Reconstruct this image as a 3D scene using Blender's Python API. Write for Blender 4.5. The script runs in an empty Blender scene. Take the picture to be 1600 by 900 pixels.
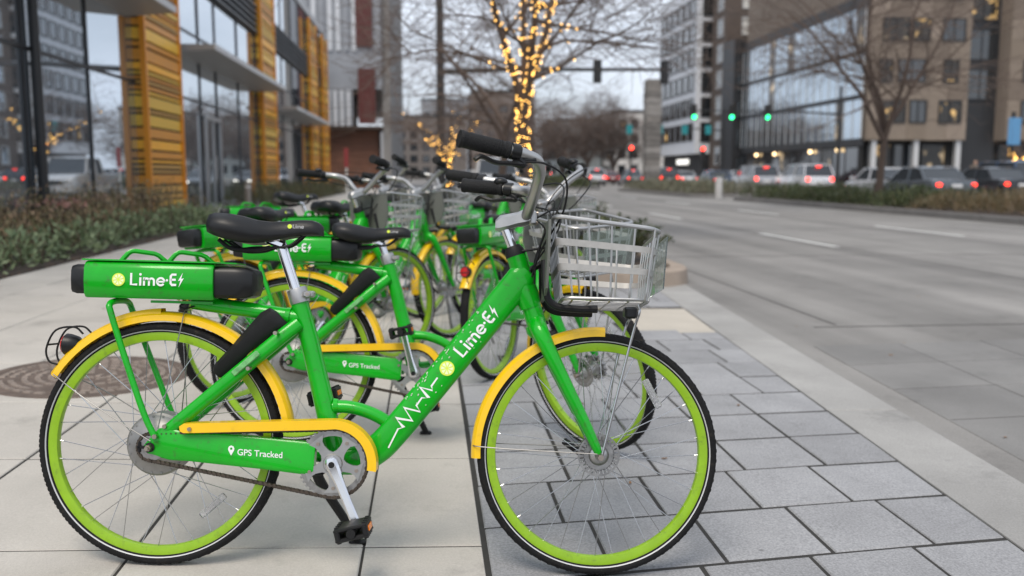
import bpy, math, random
from mathutils import Matrix, Vector
R = math.radians
SC = bpy.context.scene

# ------------------------------------------------------------------ camera, sky, sun, exposure
cam_d = bpy.data.cameras.new('camera')
cam = bpy.data.objects.new('camera', cam_d)
SC.collection.objects.link(cam)
cam.location = (0, 0, 1.0906)
cam.rotation_euler = (math.pi / 2 - 0.1238, 0, R(-5.2))
cam_d.sensor_width = 36
cam_d.lens = 32.175
cam_d.clip_start = 0.05
cam_d.clip_end = 3000
cam_d.dof.use_dof = True
cam_d.dof.focus_distance = 2.5
cam_d.dof.aperture_fstop = 2.4
SC.camera = cam

SUN_EL, SUN_AZ = R(58), R(205)      # azimuth clockwise from +Y (north)
world = bpy.data.worlds.new('World')
SC.world = world
world.use_nodes = True
wn = world.node_tree
for n in list(wn.nodes):
    wn.nodes.remove(n)
def wnode(t, **kw):
    n = wn.nodes.new(t)
    for a, b in kw.items():
        setattr(n, a, b)
    return n
w_out = wnode('ShaderNodeOutputWorld')
w_bg = wnode('ShaderNodeBackground')
w_bg.inputs['Strength'].default_value = 0.052
w_sky = wnode('ShaderNodeTexSky', sky_type='NISHITA', sun_disc=False)
w_sky.sun_elevation = SUN_EL
w_sky.sun_rotation = SUN_AZ
w_sky.air_density = 1.0
w_sky.dust_density = 2.0
w_tc = wnode('ShaderNodeTexCoord')
w_map = wnode('ShaderNodeMapping')
w_map.inputs['Scale'].default_value = (1.0, 1.0, 3.0)
w_ns = wnode('ShaderNodeTexNoise')
w_ns.inputs['Scale'].default_value = 2.2
w_ns.inputs['Detail'].default_value = 7
w_ns.inputs['Roughness'].default_value = 0.55
w_rmp = wnode('ShaderNodeValToRGB')
w_rmp.color_ramp.elements[0].position = 0.34
w_rmp.color_ramp.elements[0].color = (0.5, 0.5, 0.5, 1)
w_rmp.color_ramp.elements[1].position = 0.66
w_mix = wnode('ShaderNodeMixRGB')
w_cl = wnode('ShaderNodeRGB')
w_cl.outputs[0].default_value = (12.9, 13.9, 15.6, 1)
wn.links.new(w_tc.outputs['Generated'], w_map.inputs['Vector'])
wn.links.new(w_map.outputs['Vector'], w_ns.inputs['Vector'])
wn.links.new(w_ns.outputs['Fac'], w_rmp.inputs['Fac'])
wn.links.new(w_rmp.outputs['Color'], w_mix.inputs['Fac'])
wn.links.new(w_sky.outputs['Color'], w_mix.inputs['Color1'])
wn.links.new(w_cl.outputs[0], w_mix.inputs['Color2'])
wn.links.new(w_mix.outputs['Color'], w_bg.inputs['Color'])
wn.links.new(w_bg.outputs['Background'], w_out.inputs['Surface'])

sun_d = bpy.data.lights.new('sun', 'SUN')
sun_d.energy = 1.5
sun_d.angle = R(26)
sun_d.color = (1.0, 0.91, 0.79)
sun = bpy.data.objects.new('sun', sun_d)
SC.collection.objects.link(sun)
sdir = Vector((math.sin(SUN_AZ) * math.cos(SUN_EL), math.cos(SUN_AZ) * math.cos(SUN_EL), math.sin(SUN_EL)))
sun.rotation_euler = sdir.to_track_quat('Z', 'Y').to_euler()

SC.view_settings.view_transform = 'Standard'
SC.view_settings.look = 'None'
SC.view_settings.gamma = 1.0
SC.view_settings.exposure = 0.66
SC.view_settings.use_curve_mapping = False

# ------------------------------------------------------------------ materials
MAT = {}
def mat(name, col, rough=0.5, metal=0.0, var=0.0, scale=8.0, bump=0.0, bscale=60.0, emit=0.0, coat=0.0, spec=0.5, dirt=0.0, aniso=None, trans=0.0):
    if name in MAT:
        return MAT[name]
    m = bpy.data.materials.new(name)
    m.use_nodes = True
    nt = m.node_tree
    b = nt.nodes['Principled BSDF']
    b.inputs['Base Color'].default_value = (*col, 1)
    b.inputs['Roughness'].default_value = rough
    b.inputs['Metallic'].default_value = metal
    b.inputs['Specular IOR Level'].default_value = spec
    if coat:
        b.inputs['Coat Weight'].default_value = coat
        b.inputs['Coat Roughness'].default_value = 0.052
    if trans:
        b.inputs['Transmission Weight'].default_value = trans
    if emit:
        b.inputs['Emission Color'].default_value = (*col, 1)
        b.inputs['Emission Strength'].default_value = emit
    L = nt.links.new
    tc = nt.nodes.new('ShaderNodeTexCoord')
    if var or dirt:
        ns = nt.nodes.new('ShaderNodeTexNoise')
        ns.inputs['Scale'].default_value = scale
        ns.inputs['Detail'].default_value = 8
        ns.inputs['Roughness'].default_value = 0.65
        L(tc.outputs['Object'], ns.inputs['Vector'])
        rp = nt.nodes.new('ShaderNodeValToRGB')
        rp.color_ramp.elements[0].position = 0.3
        rp.color_ramp.elements[1].position = 0.7
        k0, k1 = 1 - var, 1 + var
        rp.color_ramp.elements[0].color = tuple(min(1, c * k0) for c in col) + (1,)
        rp.color_ramp.elements[1].color = tuple(min(1, c * k1) for c in col) + (1,)
        L(ns.outputs['Fac'], rp.inputs['Fac'])
        oi = nt.nodes.new('ShaderNodeObjectInfo')
        last = rp.outputs['Color']
        if dirt:
            n2 = nt.nodes.new('ShaderNodeTexNoise')
            n2.inputs['Scale'].default_value = scale * 3.7
            n2.inputs['Detail'].default_value = 10
            n2.inputs['Roughness'].default_value = 0.7
            L(tc.outputs['Object'], n2.inputs['Vector'])
            r2 = nt.nodes.new('ShaderNodeValToRGB')
            r2.color_ramp.elements[0].position = 0.555
            r2.color_ramp.elements[1].position = 0.70
            r2.color_ramp.elements[0].color = (0, 0, 0, 1)
            r2.color_ramp.elements[1].color = (dirt, dirt, dirt, 1)
            L(n2.outputs['Fac'], r2.inputs['Fac'])
            mx = nt.nodes.new('ShaderNodeMixRGB')
            L(r2.outputs['Color'], mx.inputs['Fac'])
            L(last, mx.inputs['Color1'])
            mx.inputs['Color2'].default_value = (0.06, 0.05, 0.035, 1)
            last = mx.outputs['Color']
        L(last, b.inputs['Base Color'])
        rr = nt.nodes.new('ShaderNodeMapRange')
        rr.inputs['To Min'].default_value = max(0.02, rough * 0.8)
        rr.inputs['To Max'].default_value = min(1, rough * 1.25)
        L(ns.outputs['Fac'], rr.inputs['Value'])
        L(rr.outputs['Result'], b.inputs['Roughness'])
    if bump:
        n3 = nt.nodes.new('ShaderNodeTexNoise')
        n3.inputs['Scale'].default_value = bscale
        n3.inputs['Detail'].default_value = 6
        L(tc.outputs['Object'], n3.inputs['Vector'])
        bp = nt.nodes.new('ShaderNodeBump')
        bp.inputs['Strength'].default_value = bump
        bp.inputs['Distance'].default_value = 0.01
        L(n3.outputs['Fac'], bp.inputs['Height'])
        L(bp.outputs['Normal'], b.inputs['Normal'])
    MAT[name] = m
    return m

def paving_mat(name, col, var=0.12, per=0.10, speck=0.0, scale=3.0, stain=0.25, track=0.0):
    """stone or concrete: object-to-object tone, broad mottling, fine grain, a few stains"""
    if name in MAT:
        return MAT[name]
    m = bpy.data.materials.new(name)
    m.use_nodes = True
    nt = m.node_tree
    L = nt.links.new
    b = nt.nodes['Principled BSDF']
    b.inputs['Roughness'].default_value = 0.8
    b.inputs['Specular IOR Level'].default_value = 0.3
    ge = nt.nodes.new('ShaderNodeNewGeometry')
    def noise(sc, det, rg=0.6):
        n = nt.nodes.new('ShaderNodeTexNoise')
        n.inputs['Scale'].default_value = sc
        n.inputs['Detail'].default_value = det
        n.inputs['Roughness'].default_value = rg
        L(ge.outputs['Position'], n.inputs['Vector'])
        return n.outputs['Fac']
    def mr(v, a, c, lo=0.0, hi=1.0):
        n = nt.nodes.new('ShaderNodeMapRange')
        n.inputs['From Min'].default_value = lo
        n.inputs['From Max'].default_value = hi
        n.inputs['To Min'].default_value = a
        n.inputs['To Max'].default_value = c
        L(v, n.inputs['Value'])
        return n.outputs['Result']
    def mul(a, c):
        n = nt.nodes.new('ShaderNodeMath')
        n.operation = 'MULTIPLY'
        L(a, n.inputs[0])
        L(c, n.inputs[1])
        return n.outputs[0]
    oi = nt.nodes.new('ShaderNodeObjectInfo')
    v = mr(oi.outputs['Random'], 1 - per, 1 + per)
    v = mul(v, mr(noise(scale, 6), 1 - var, 1 + var, 0.3, 0.7))
    v = mul(v, mr(noise(140, 3), 1 - speck, 1 + speck, 0.3, 0.7))
    v = mul(v, mr(noise(scale * 2.3, 9, 0.72), 1.0, 1 - stain, 0.56, 0.78))
    if track:                                   # wear drawn out along the direction of travel
        mp = nt.nodes.new('ShaderNodeMapping')
        mp.inputs['Scale'].default_value = (1.3, .035, 1)
        L(ge.outputs['Position'], mp.inputs['Vector'])
        tn = nt.nodes.new('ShaderNodeTexNoise')
        tn.inputs['Scale'].default_value = 1.0
        tn.inputs['Detail'].default_value = 5
        L(mp.outputs['Vector'], tn.inputs['Vector'])
        v = mul(v, mr(tn.outputs['Fac'], 1 + track * .5, 1 - track, .35, .68))
    sp = nt.nodes.new('ShaderNodeTexVoronoi')
    sp.inputs['Scale'].default_value = 3.1
    L(ge.outputs['Position'], sp.inputs['Vector'])
    v = mul(v, mr(sp.outputs['Distance'], 0.62, 1.0, 0.022, 0.040))
    rg = nt.nodes.new('ShaderNodeRGB')
    rg.outputs[0].default_value = (*col, 1)
    vm = nt.nodes.new('ShaderNodeVectorMath')
    vm.operation = 'SCALE'
    L(rg.outputs[0], vm.inputs[0])
    L(v, vm.inputs['Scale'])
    L(vm.outputs['Vector'], b.inputs['Base Color'])
    bp = nt.nodes.new('ShaderNodeBump')
    bp.inputs['Strength'].default_value = 0.35
    bp.inputs['Distance'].default_value = 0.004
    L(noise(230, 4), bp.inputs['Height'])
    L(bp.outputs['Normal'], b.inputs['Normal'])
    MAT[name] = m
    return m

# ------------------------------------------------------------------ mesh builder
def V(*a):
    return Vector(a)
class MB:
    def __init__(s):
        s.v, s.f = [], []
    def add(s, vs, fs):
        o = len(s.v)
        s.v += [tuple(p) for p in vs]
        s.f += [tuple(i + o for i in q) for q in fs]
    def tube(s, path, r, n=10, closed=False, caps=True, sx=1.0, power=2.0, up=None):
        P = [Vector(p) for p in path]
        m = len(P)
        rr = r if isinstance(r, (list, tuple)) else [r] * m
        T = []
        for i in range(m):
            a = P[i - 1] if (i > 0 or closed) else P[i]
            c = P[(i + 1) % m] if (i < m - 1 or closed) else P[i]
            T.append((c - a).normalized())
        u = Vector(up) if up is not None else (Vector((0, 1, 0)) if abs(T[0].y) < 0.9 else Vector((1, 0, 0)))
        vs = []
        for i in range(m):
            u = (u - T[i] * u.dot(T[i])).normalized()
            w = T[i].cross(u)
            for k in range(n):
                a = 2 * math.pi * k / n
                c, d = math.cos(a), math.sin(a)
                if power != 2.0:
                    c = math.copysign(abs(c) ** (2 / power), c)
                    d = math.copysign(abs(d) ** (2 / power), d)
                vs.append(P[i] + (u * (c * sx) + w * d) * rr[i])
        fs = []
        for i in range(m if closed else m - 1):
            j = (i + 1) % m
            for k in range(n):
                l = (k + 1) % n
                fs.append((i * n + k, i * n + l, j * n + l, j * n + k))
        if caps and not closed:
            fs.append(tuple(range(n - 1, -1, -1)))
            fs.append(tuple((m - 1) * n + k for k in range(n)))
        s.add(vs, fs)
    def box(s, c, d, M=None, taper=1.0):
        vs = []
        for z in (-1, 1):
            t = taper if z > 0 else 1.0
            for x, y in ((-1, -1), (1, -1), (1, 1), (-1, 1)):
                p = Vector((x * d[0] / 2 * t, y * d[1] / 2 * t, z * d[2] / 2))
                if M is not None:
                    p = M @ p
                vs.append(p + Vector(c))
        s.add(vs, [(3, 2, 1, 0), (4, 5, 6, 7), (0, 1, 5, 4), (1, 2, 6, 5), (2, 3, 7, 6), (3, 0, 4, 7)])
    def bbox(s, lo, hi):
        s.box([(a + b) / 2 for a, b in zip(lo, hi)], [b - a for a, b in zip(lo, hi)])
    def rbox(s, c, d, bv=0.01, M=None):
        """box with its vertical and horizontal edges chamfered"""
        x, y, z = d[0] / 2, d[1] / 2, d[2] / 2
        bv = min(bv, x * .9, y * .9, z * .9)
        rings = []
        for zz, ins in ((-z, bv), (-z + bv, 0), (z - bv, 0), (z, bv)):
            a, b2 = x - ins, y - ins
            q = bv
            rings.append([(a - q, -b2), (a, -b2 + q), (a, b2 - q), (a - q, b2), (-a + q, b2), (-a, b2 - q), (-a, -b2 + q), (-a + q, -b2)])
            rings[-1] = [(px, py, zz) for px, py in rings[-1]]
        vs = []
        for rg in rings:
            for p in rg:
                p = Vector(p)
                if M is not None:
                    p = M @ p
                vs.append(p + Vector(c))
        fs = []
        for i in range(3):
            for k in range(8):
                l = (k + 1) % 8
                fs.append((i * 8 + k, i * 8 + l, i * 8 + 8 + l, i * 8 + 8 + k))
        fs.append(tuple(range(7, -1, -1)))
        fs.append(tuple(range(24, 32)))
        s.add(vs, fs)
    def loft(s, rings, caps=True, closed_ring=True):
        n = len(rings[0])
        vs = [p for r_ in rings for p in r_]
        fs = []
        for i in range(len(rings) - 1):
            for k in range(n if closed_ring else n - 1):
                l = (k + 1) % n
                fs.append((i * n + k, i * n + l, i * n + n + l, i * n + n + k))
        if caps and closed_ring:
            fs.append(tuple(range(n - 1, -1, -1)))
            fs.append(tuple((len(rings) - 1) * n + k for k in range(n)))
        s.add(vs, fs)
    def lathe(s, prof, c=(0, 0, 0), axis='y', n=48, a0=0.0, a1=None, closed=False):
        """prof: (radius, axial) pairs revolved about an axis through c"""
        full = a1 is None
        m = n if full else n + 1
        vs = []
        for i in range(m):
            a = 2 * math.pi * i / n if full else a0 + (a1 - a0) * i / n
            ca, sa = math.cos(a), math.sin(a)
            for r_, t in prof:
                if axis == 'y':
                    p = (c[0] + r_ * ca, c[1] + t, c[2] + r_ * sa)
                elif axis == 'z':
                    p = (c[0] + r_ * ca, c[1] + r_ * sa, c[2] + t)
                else:
                    p = (c[0] + t, c[1] + r_ * ca, c[2] + r_ * sa)
                vs.append(p)
        k = len(prof)
        fs = []
        for i in range(n):
            j = (i + 1) % m
            for q in range(k if closed else k - 1):
                w = (q + 1) % k
                fs.append((i * k + q, j * k + q, j * k + w, i * k + w))
        s.add(vs, fs)
    def prism(s, poly, y0, y1):
        """poly in (x,z), extruded along y"""
        n = len(poly)
        vs = [(x, y0, z) for x, z in poly] + [(x, y1, z) for x, z in poly]
        fs = [(k, (k + 1) % n, n + (k + 1) % n, n + k) for k in range(n)]
        fs += [tuple(range(n - 1, -1, -1)), tuple(range(n, 2 * n))]
        s.add(vs, fs)
    def sphere(s, c, r, n=8, m=6, sc=(1, 1, 1)):
        prof = [(r * math.sin(math.pi * i / m), -r * math.cos(math.pi * i / m)) for i in range(m + 1)]
        o = MB()
        o.lathe(prof, (0, 0, 0), 'z', n)
        s.add([(c[0] + p[0] * sc[0], c[1] + p[1] * sc[1], c[2] + p[2] * sc[2]) for p in o.v], o.f)
    def mesh(s, name, m, smooth=35):
        me = bpy.data.meshes.new(name)
        me.from_pydata(s.v, [], s.f)
        import bmesh
        bm = bmesh.new()
        bm.from_mesh(me)
        if len(s.f) < 30000:
            bmesh.ops.recalc_face_normals(bm, faces=bm.faces)
        bm.to_mesh(me)
        bm.free()
        if smooth:
            me.polygons.foreach_set('use_smooth', [True] * len(me.polygons))
            if smooth < 180:
                me.set_sharp_from_angle(angle=R(smooth))
        me.materials.append(m)
        me.update()
        return me
    def build(s, name, m, parent=None, smooth=35):
        return link(name, s.mesh(name, m, smooth), parent)

def link(name, me, parent=None):
    o = bpy.data.objects.new(name, me)
    SC.collection.objects.link(o)
    if parent is not None:
        o.parent = parent
    return o
def empty(name, loc=(0, 0, 0), rz=0):
    o = bpy.data.objects.new(name, None)
    o.empty_display_size = 0.2
    SC.collection.objects.link(o)
    o.location = loc
    o.rotation_euler = (0, 0, rz)
    return o
def tag(o, label=None, cat=None, group=None, kind=None):
    if label: o['label'] = label
    if cat: o['category'] = cat
    if group: o['group'] = group
    if kind: o['kind'] = kind
    return o
def bez(p0, p1, p2, p3, n=10):
    out = []
    for i in range(n + 1):
        t = i / n
        a = (1 - t)
        out.append(Vector(p0) * a ** 3 + Vector(p1) * 3 * a * a * t + Vector(p2) * 3 * a * t * t + Vector(p3) * t ** 3)
    return out
def spline(pts, sub=6):
    """Catmull-Rom through pts"""
    P = [Vector(p) for p in pts]
    P = [P[0] * 2 - P[1]] + P + [P[-1] * 2 - P[-2]]
    out = []
    for i in range(1, len(P) - 2):
        for k in range(sub):
            t = k / sub
            a, b, c, d = P[i - 1], P[i], P[i + 1], P[i + 2]
            out.append(0.5 * ((2 * b) + (c - a) * t + (2 * a - 5 * b + 4 * c - d) * t * t + (3 * b - a - 3 * c + d) * t ** 3))
    out.append(P[-2])
    return out

KS = 0.0268                       # the sidewalk falls gently towards the street
def gz(x):
    return -KS * min(x, 2.25)
# ------------------------------------------------------------------ the share bike, built once in its own frame
# x forward from the rear axle, y to the rider's left, z up from the ground
M_green = mat('green_paint', (0.001, 0.375, 0.008), 0.30, var=0.10, scale=11, coat=0.45, spec=.3, dirt=0.55)
M_yellow = mat('yellow_plastic', (0.88, 0.53, 0.004), 0.34, var=0.05, scale=7, coat=0.3, dirt=0.12)
M_lime = mat('lime_rim_paint', (0.245, 0.44, 0.008), 0.36, var=0.10, scale=14, coat=0.2, dirt=.35)
M_tyre = mat('tyre_rubber', (0.012, 0.012, 0.0125), 0.8, spec=.2, dirt=.45, var=0.35, scale=14, bump=0.3, bscale=200)
M_black = mat('black_plastic', (0.010, 0.010, 0.0105), 0.5, spec=.3, var=0.2, scale=20)
M_gloss = mat('black_gloss', (0.008, 0.008, 0.0085), 0.36, spec=.4, var=.1)
M_chrome = mat('chrome', (0.78, 0.78, 0.80), 0.14, 1.0)
M_alu = mat('aluminium', (0.47, 0.465, 0.455), 0.40, 1.0, var=0.08, scale=15)
M_steel = mat('worn_steel', (0.36, 0.35, 0.34), 0.42, 1.0, var=0.25, scale=40)
M_spoke = mat('spoke_steel', (0.50, 0.50, 0.50), 0.25, 1.0)
M_wire = mat('dull_wire', (0.26, 0.255, 0.25), 0.45, 0.9)
M_band = mat('dull_band', (0.44, 0.43, 0.41), 0.5, 0.35, var=.12, scale=30)
M_chain = mat('oily_chain', (0.10, 0.08, 0.065), 0.45, 0.8, var=0.3, scale=90)
M_white = mat('white_print', (0.82, 0.84, 0.82), 0.5)
M_stripe = mat('reflective_stripe', (0.55, 0.55, 0.56), 0.4)
M_slice = mat('lime_slice_print', (0.72, 0.86, 0.08), 0.5)
M_slice2 = mat('lime_slice_pale', (0.85, 0.93, 0.55), 0.5)
M_refl = mat('clear_reflector', (0.75, 0.75, 0.76), 0.12, spec=0.5, trans=.75)
M_amber = mat('amber_reflector', (0.85, 0.22, 0.01), 0.2)
M_redlens = mat('red_lens', (0.55, 0.01, 0.01), 0.2)
M_grip = mat('rubber_grip', (0.011, 0.011, 0.0115), 0.65, spec=.3, bump=0.4, bscale=300)
M_seat = mat('saddle_vinyl', (0.009, 0.009, 0.0095), 0.40, spec=.4, bump=0.1, bscale=350)
M_panelg = mat('grey_basket_panel', (0.13, 0.135, 0.12), 0.5)
M_frontp = mat('clear_green_panel', (0.80, 0.90, 0.86), 0.05, trans=0.92)
M_bolt = mat('bolt_steel', (0.45, 0.38, 0.32), 0.35, 1.0)
M_blue = mat('blue_sticker', (0.01, 0.05, 0.35), 0.4)
M_cream = mat('sticker_yellow', (0.8, 0.65, 0.2), 0.5)

WB, WR = 1.2076, 0.335
RH, FH = (0, 0, WR), (WB, 0, WR)

def arc_pts(cx, cz, r, a0, a1, n=16):
    return [(cx + r * math.cos(R(a0 + (a1 - a0) * i / n)), cz + r * math.sin(R(a0 + (a1 - a0) * i / n))) for i in range(n + 1)]

def ribbon(mb, pts, w, fn, closed=False):
    """flat stroke with round ends; fn maps (u,v) to space"""
    n = len(pts)
    vs, fs = [], []
    for i, (x, y) in enumerate(pts):
        a = pts[max(0, i - 1)]
        c = pts[min(n - 1, i + 1)]
        dx, dy = c[0] - a[0], c[1] - a[1]
        l = math.hypot(dx, dy) or 1
        nx, ny = -dy / l, dx / l
        if 0 < i < n - 1:
            d1 = (x - a[0], y - a[1]); l1 = math.hypot(*d1) or 1
            m = nx * -d1[1] / l1 + ny * d1[0] / l1
            k = 1 / max(0.45, abs(m))
        else:
            k = 1
        vs += [fn(x + nx * w / 2 * k, y + ny * w / 2 * k), fn(x - nx * w / 2 * k, y - ny * w / 2 * k)]
    fs = [(2 * i, 2 * i + 1, 2 * i + 3, 2 * i + 2) for i in range(n - 1)]
    mb.add(vs, fs)
def dot(mb, x, y, r, fn, n=12):
    mb.add([fn(x + r * math.cos(2 * math.pi * k / n), y + r * math.sin(2 * math.pi * k / n)) for k in range(n)], [tuple(range(n))])
def wordmark(mb, fn, with_e=True):
    """'Lime' or 'Lime-dot-E-bolt' in rounded strokes, one unit = cap height"""
    w, x = 0.17, 0.09
    ribbon(mb, [(x, 1), (x, 0.085), (x + .5, 0.085)], w, fn); x += 0.74
    ribbon(mb, [(x, 0), (x, .66)], w, fn); dot(mb, x, .90, .105, fn); x += 0.30
    ribbon(mb, [(x, 0), (x, .66)], w, fn)
    for q in (0, .40):
        ribbon(mb, [(x + q, .36)] + [(x + q + .2 - .2 * math.cos(R(a)), .38 + .2 * math.sin(R(a))) for a in range(0, 181, 20)] + [(x + q + .4, 0)], w * .95, fn)
    x += 1.02
    ribbon(mb, [(x + .04, .33), (x + .62, .33)], w * .8, fn)
    ribbon(mb, [(x + .32 + .29 * math.cos(R(a)), .33 + .29 * math.sin(R(a))) for a in range(0, 325, 18)], w * .95, fn)
    x += 0.72
    if not with_e:
        return
    dot(mb, x + .10, .45, .095, fn); x += 0.30
    ribbon(mb, [(x + .55, .915), (x + .2, .915), (x + .1, .8), (x + .09, .5), (x + .1, .2), (x + .2, .085), (x + .55, .085)], w, fn)
    ribbon(mb, [(x + .09, .5), (x + .5, .5)], w, fn)
    x += 0.66
    mb.add([fn(x + a, b) for a, b in ((.40, 1.08), (.02, .40), (.22, .45))], [(0, 1, 2)])
    mb.add([fn(x + a, b) for a, b in ((.40, 1.08), (.22, .45), (.27, .58))], [(0, 1, 2)])
    mb.add([fn(x + a, b) for a, b in ((.22, .45), (.08, -.12), (.48, .62), (.27, .58))], [(0, 1, 2, 3)])
def slice_logo(fn0, fn1, r):
    a, b = MB(), MB()
    dot(a, 0, 0, r, fn0, 28)
    for k in range(8):
        t = 2 * math.pi * k / 8 + .2
        p = [(r * .16 * math.cos(t + .39), r * .16 * math.sin(t + .39))]
        for q in range(5):
            u = t + .1 + (0.785 - .2) * q / 4
            p.append((r * .80 * math.cos(u), r * .80 * math.sin(u)))
        b.add([fn1(*q) for q in p], [tuple(range(len(p)))])
    return a, b

PARTS = []           # dicts: name, mesh, grp, subs
def part(name, mb, m, grp='frame', smooth=35, label=None):
    d = dict(name=name, mesh=mb.mesh(name, m, smooth), grp=grp, subs=[], label=label)
    PARTS.append(d)
    return d
KEEP = {'tyre', 'spokes', 'wire', 'wordmark', 'logo_segments', 'print', 'grip', 'motor_hub', 'hub', 'brake_drum', 'rotor', 'brake_lever', 'spider', 'reflective_stripe', 'pulse_line', 'paint_chips', 'rail', 'bracket', 'saddle_clamp', 'stem_clamp', 'axle_washer', 'spoke_reflector', 'brake_cable', 'guard_wire'}
def islands(mb):
    par = list(range(len(mb.v)))
    def find(i):
        while par[i] != i:
            par[i] = par[par[i]]
            i = par[i]
        return i
    for q in mb.f:
        for k in q[1:]:
            par[find(k)] = find(q[0])
    grp = {}
    for q in mb.f:
        grp.setdefault(find(q[0]), []).append(q)
    out = []
    for fs in grp.values():
        ids = sorted({i for q in fs for i in q})
        ix = {i: n for n, i in enumerate(ids)}
        o = MB()
        o.v = [mb.v[i] for i in ids]
        o.f = [tuple(ix[i] for i in q) for q in fs]
        out.append(o)
    return out
def sub(d, name, mb, m, smooth=35):
    for q in ([mb] if name in KEEP else islands(mb)):
        d['subs'].append((name, q.mesh(name, m, smooth)))

# wheels
def wheel(grp, c, flange, ny, seed):
    mb = MB()
    prof = [(.2830, -.006), (.2845, -.0115), (.300, -.0145), (.3070, -.0140), (.3070, -.0110), (.301, -.0105), (.301, .0105), (.3070, .0110), (.3070, .0140), (.300, .0145), (.2845, .0115), (.2830, .006)]
    mb.lathe(prof, c, 'y', 96, closed=True)
    d = part('wheel', mb, M_lime, grp)
    t = MB()
    tp = [(.3035, -.0115), (.3095, -.0165), (.3150, -.0215), (.3220, -.0225), (.3275, -.0200), (.3320, -.0130), (.3340, -.0045), (.3340, .0045), (.3320, .0130), (.3275, .0200), (.3220, .0225), (.3150, .0215), (.3095, .0165), (.3035, .0115)]
    t.lathe(tp, c, 'y', 120, closed=True)
    for k in range(150):                                  # tread blocks
        a = 2 * math.pi * k / 150
        ca, sa = math.cos(a), math.sin(a)
        for yy, rr, w in ((-.0150, .3282, .009), (.0150, .3282, .009), (-.0055 if k % 2 else .0055, .3323, .009)):
            M = Matrix(((ca, 0, -sa), (0, 1, 0), (sa, 0, ca)))
            t.box((c[0] + rr * ca, yy, c[2] + rr * sa), (.0035, w, .0085), M)
    sub(d, 'tyre', t, M_tyre)
    st = MB()
    for sgn in (-1, 1):
        st.lathe([(.3105, sgn * .01845), (.3132, sgn * .0209)], c, 'y', 96)
    sub(d, 'reflective_stripe', st, M_stripe)
    sp = MB()
    n = 36
    for k in range(n):
        side = -1 if k % 2 else 1
        a = 2 * math.pi * k / n
        off = (R(62 if flange < .05 else 40) if (k // 2) % 2 else R(-62 if flange < .05 else -40))
        h0 = Vector((c[0] + flange * math.cos(a + off), side * ny, c[2] + flange * math.sin(a + off)))
        h1 = Vector((c[0] + .2855 * math.cos(a), side * .003, c[2] + .2855 * math.sin(a)))
        sp.tube([h0, h1], .00125, 5)
        sp.tube([h1, h1 + (h0 - h1).normalized() * .012], .0017, 6)
    sub(d, 'spokes', sp, M_spoke)
    for a, th in ((-48, .83) if grp == 'frame' else (49, -.5),):
        rf = MB()
        rr = .225
        M = Matrix.Rotation(th, 3, 'Y')
        rf.rbox((c[0] + rr * math.cos(R(a)), -.014, c[2] + rr * math.sin(R(a))), (.020, .008, .088), .003, M)
        rf.rbox((c[0] + rr * math.cos(R(a)), -.019, c[2] + rr * math.sin(R(a))), (.015, .004, .050), .001, M)
        sub(d, 'spoke_reflector', rf, M_refl)
    return d
w1 = wheel('frame', RH, .079, .026, 1)
hub = MB()
hub.lathe([(.0, -.046), (.026, -.046), (.030, -.043), (.055, -.040), (.060, -.036), (.080, -.033), (.086, -.027), (.086, .027), (.080, .033), (.060, .038), (.026, .046), (0, .046)], RH, 'y', 48)
for k in range(18):
    a = 2 * math.pi * k / 18
    hub.lathe([(0, -.0355), (.003, -.0355), (.003, -.031)], (RH[0] + .078 * math.cos(a), 0, RH[2] + .078 * math.sin(a)), 'y', 6)
sub(w1, 'motor_hub', hub, mat('hub_grey', (.30, .295, .285), .45, .85, var=.15, scale=25))
w2 = wheel('front', FH, .026, .030, 2)
hub = MB()
hub.lathe([(0, -.062), (.009, -.062), (.012, -.045), (.029, -.034), (.030, -.027), (.018, -.02), (.018, .02), (.030, .027), (.029, .034), (.012, .045), (.009, .062), (0, .062)], FH, 'y', 28)
sub(w2, 'hub', hub, M_alu)
bd = MB()
bd.lathe([(.030, .040), (.045, .036), (.046, .050), (.030, .054)], FH, 'y', 32, closed=True)
for k in range(14):
    a = 2 * math.pi * k / 14
    bd.box((FH[0] + .049 * math.cos(a), .043, FH[2] + .049 * math.sin(a)), (.008, .012, .006), Matrix(((math.cos(a), 0, -math.sin(a)), (0, 1, 0), (math.sin(a), 0, math.cos(a)))))
sub(w2, 'brake_drum', bd, M_steel)
bd = MB()
for k in range(30):
    a0, a1 = 360 * k / 30, 360 * (k + .62) / 30
    bd.lathe([(.040, -.040), (.056, -.040), (.056, -.0385), (.040, -.0385)], FH, 'y', 2, R(a0), R(a1), closed=True)
bd.lathe([(.028, -.040), (.042, -.040), (.042, -.0385), (.028, -.0385)], FH, 'y', 40, closed=True)
bd.lathe([(.053, -.0402), (.058, -.0402), (.058, -.0383), (.053, -.0383)], FH, 'y', 40, closed=True)
sub(w2, 'rotor', bd, M_steel)

# frame tubes
f = MB()
f.tube([(.362, 0, .757), (.40, 0, .63), (.455, 0, .42), (.487, 0, .303)], [.0240, .0255, .0285, .030], 20)
d_fr = part('seat_tube', f, M_green)
dn = Vector((.985 - .615, 0, .819 - .347)).normalized()
f = MB()
path = spline([(.487, 0, .300), (.545, 0, .305), (.600, 0, .335), (.652, 0, .392), (.72, 0, .477), (.89, 0, .695), (.965, 0, .792), (1.000, 0, .838)], 6)
nn = len(path)
f.tube(path, [.041 if i < nn - 4 else .041 - .003 * (i - nn + 4) for i in range(nn)], 24, sx=.80, power=3.2, up=(0, 1, 0))
d_dt = part('down_tube', f, M_green)
f = MB()
f.tube(spline([(.452, 0, .443), (.50, 0, .447), (.547, 0, .440), (.60, 0, .420), (.655, 0, .385)], 6), .0180, 16)
f.tube([(.474, 0, .4475), (.486, 0, .4485)], [.0225, .0195], 16)
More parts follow.
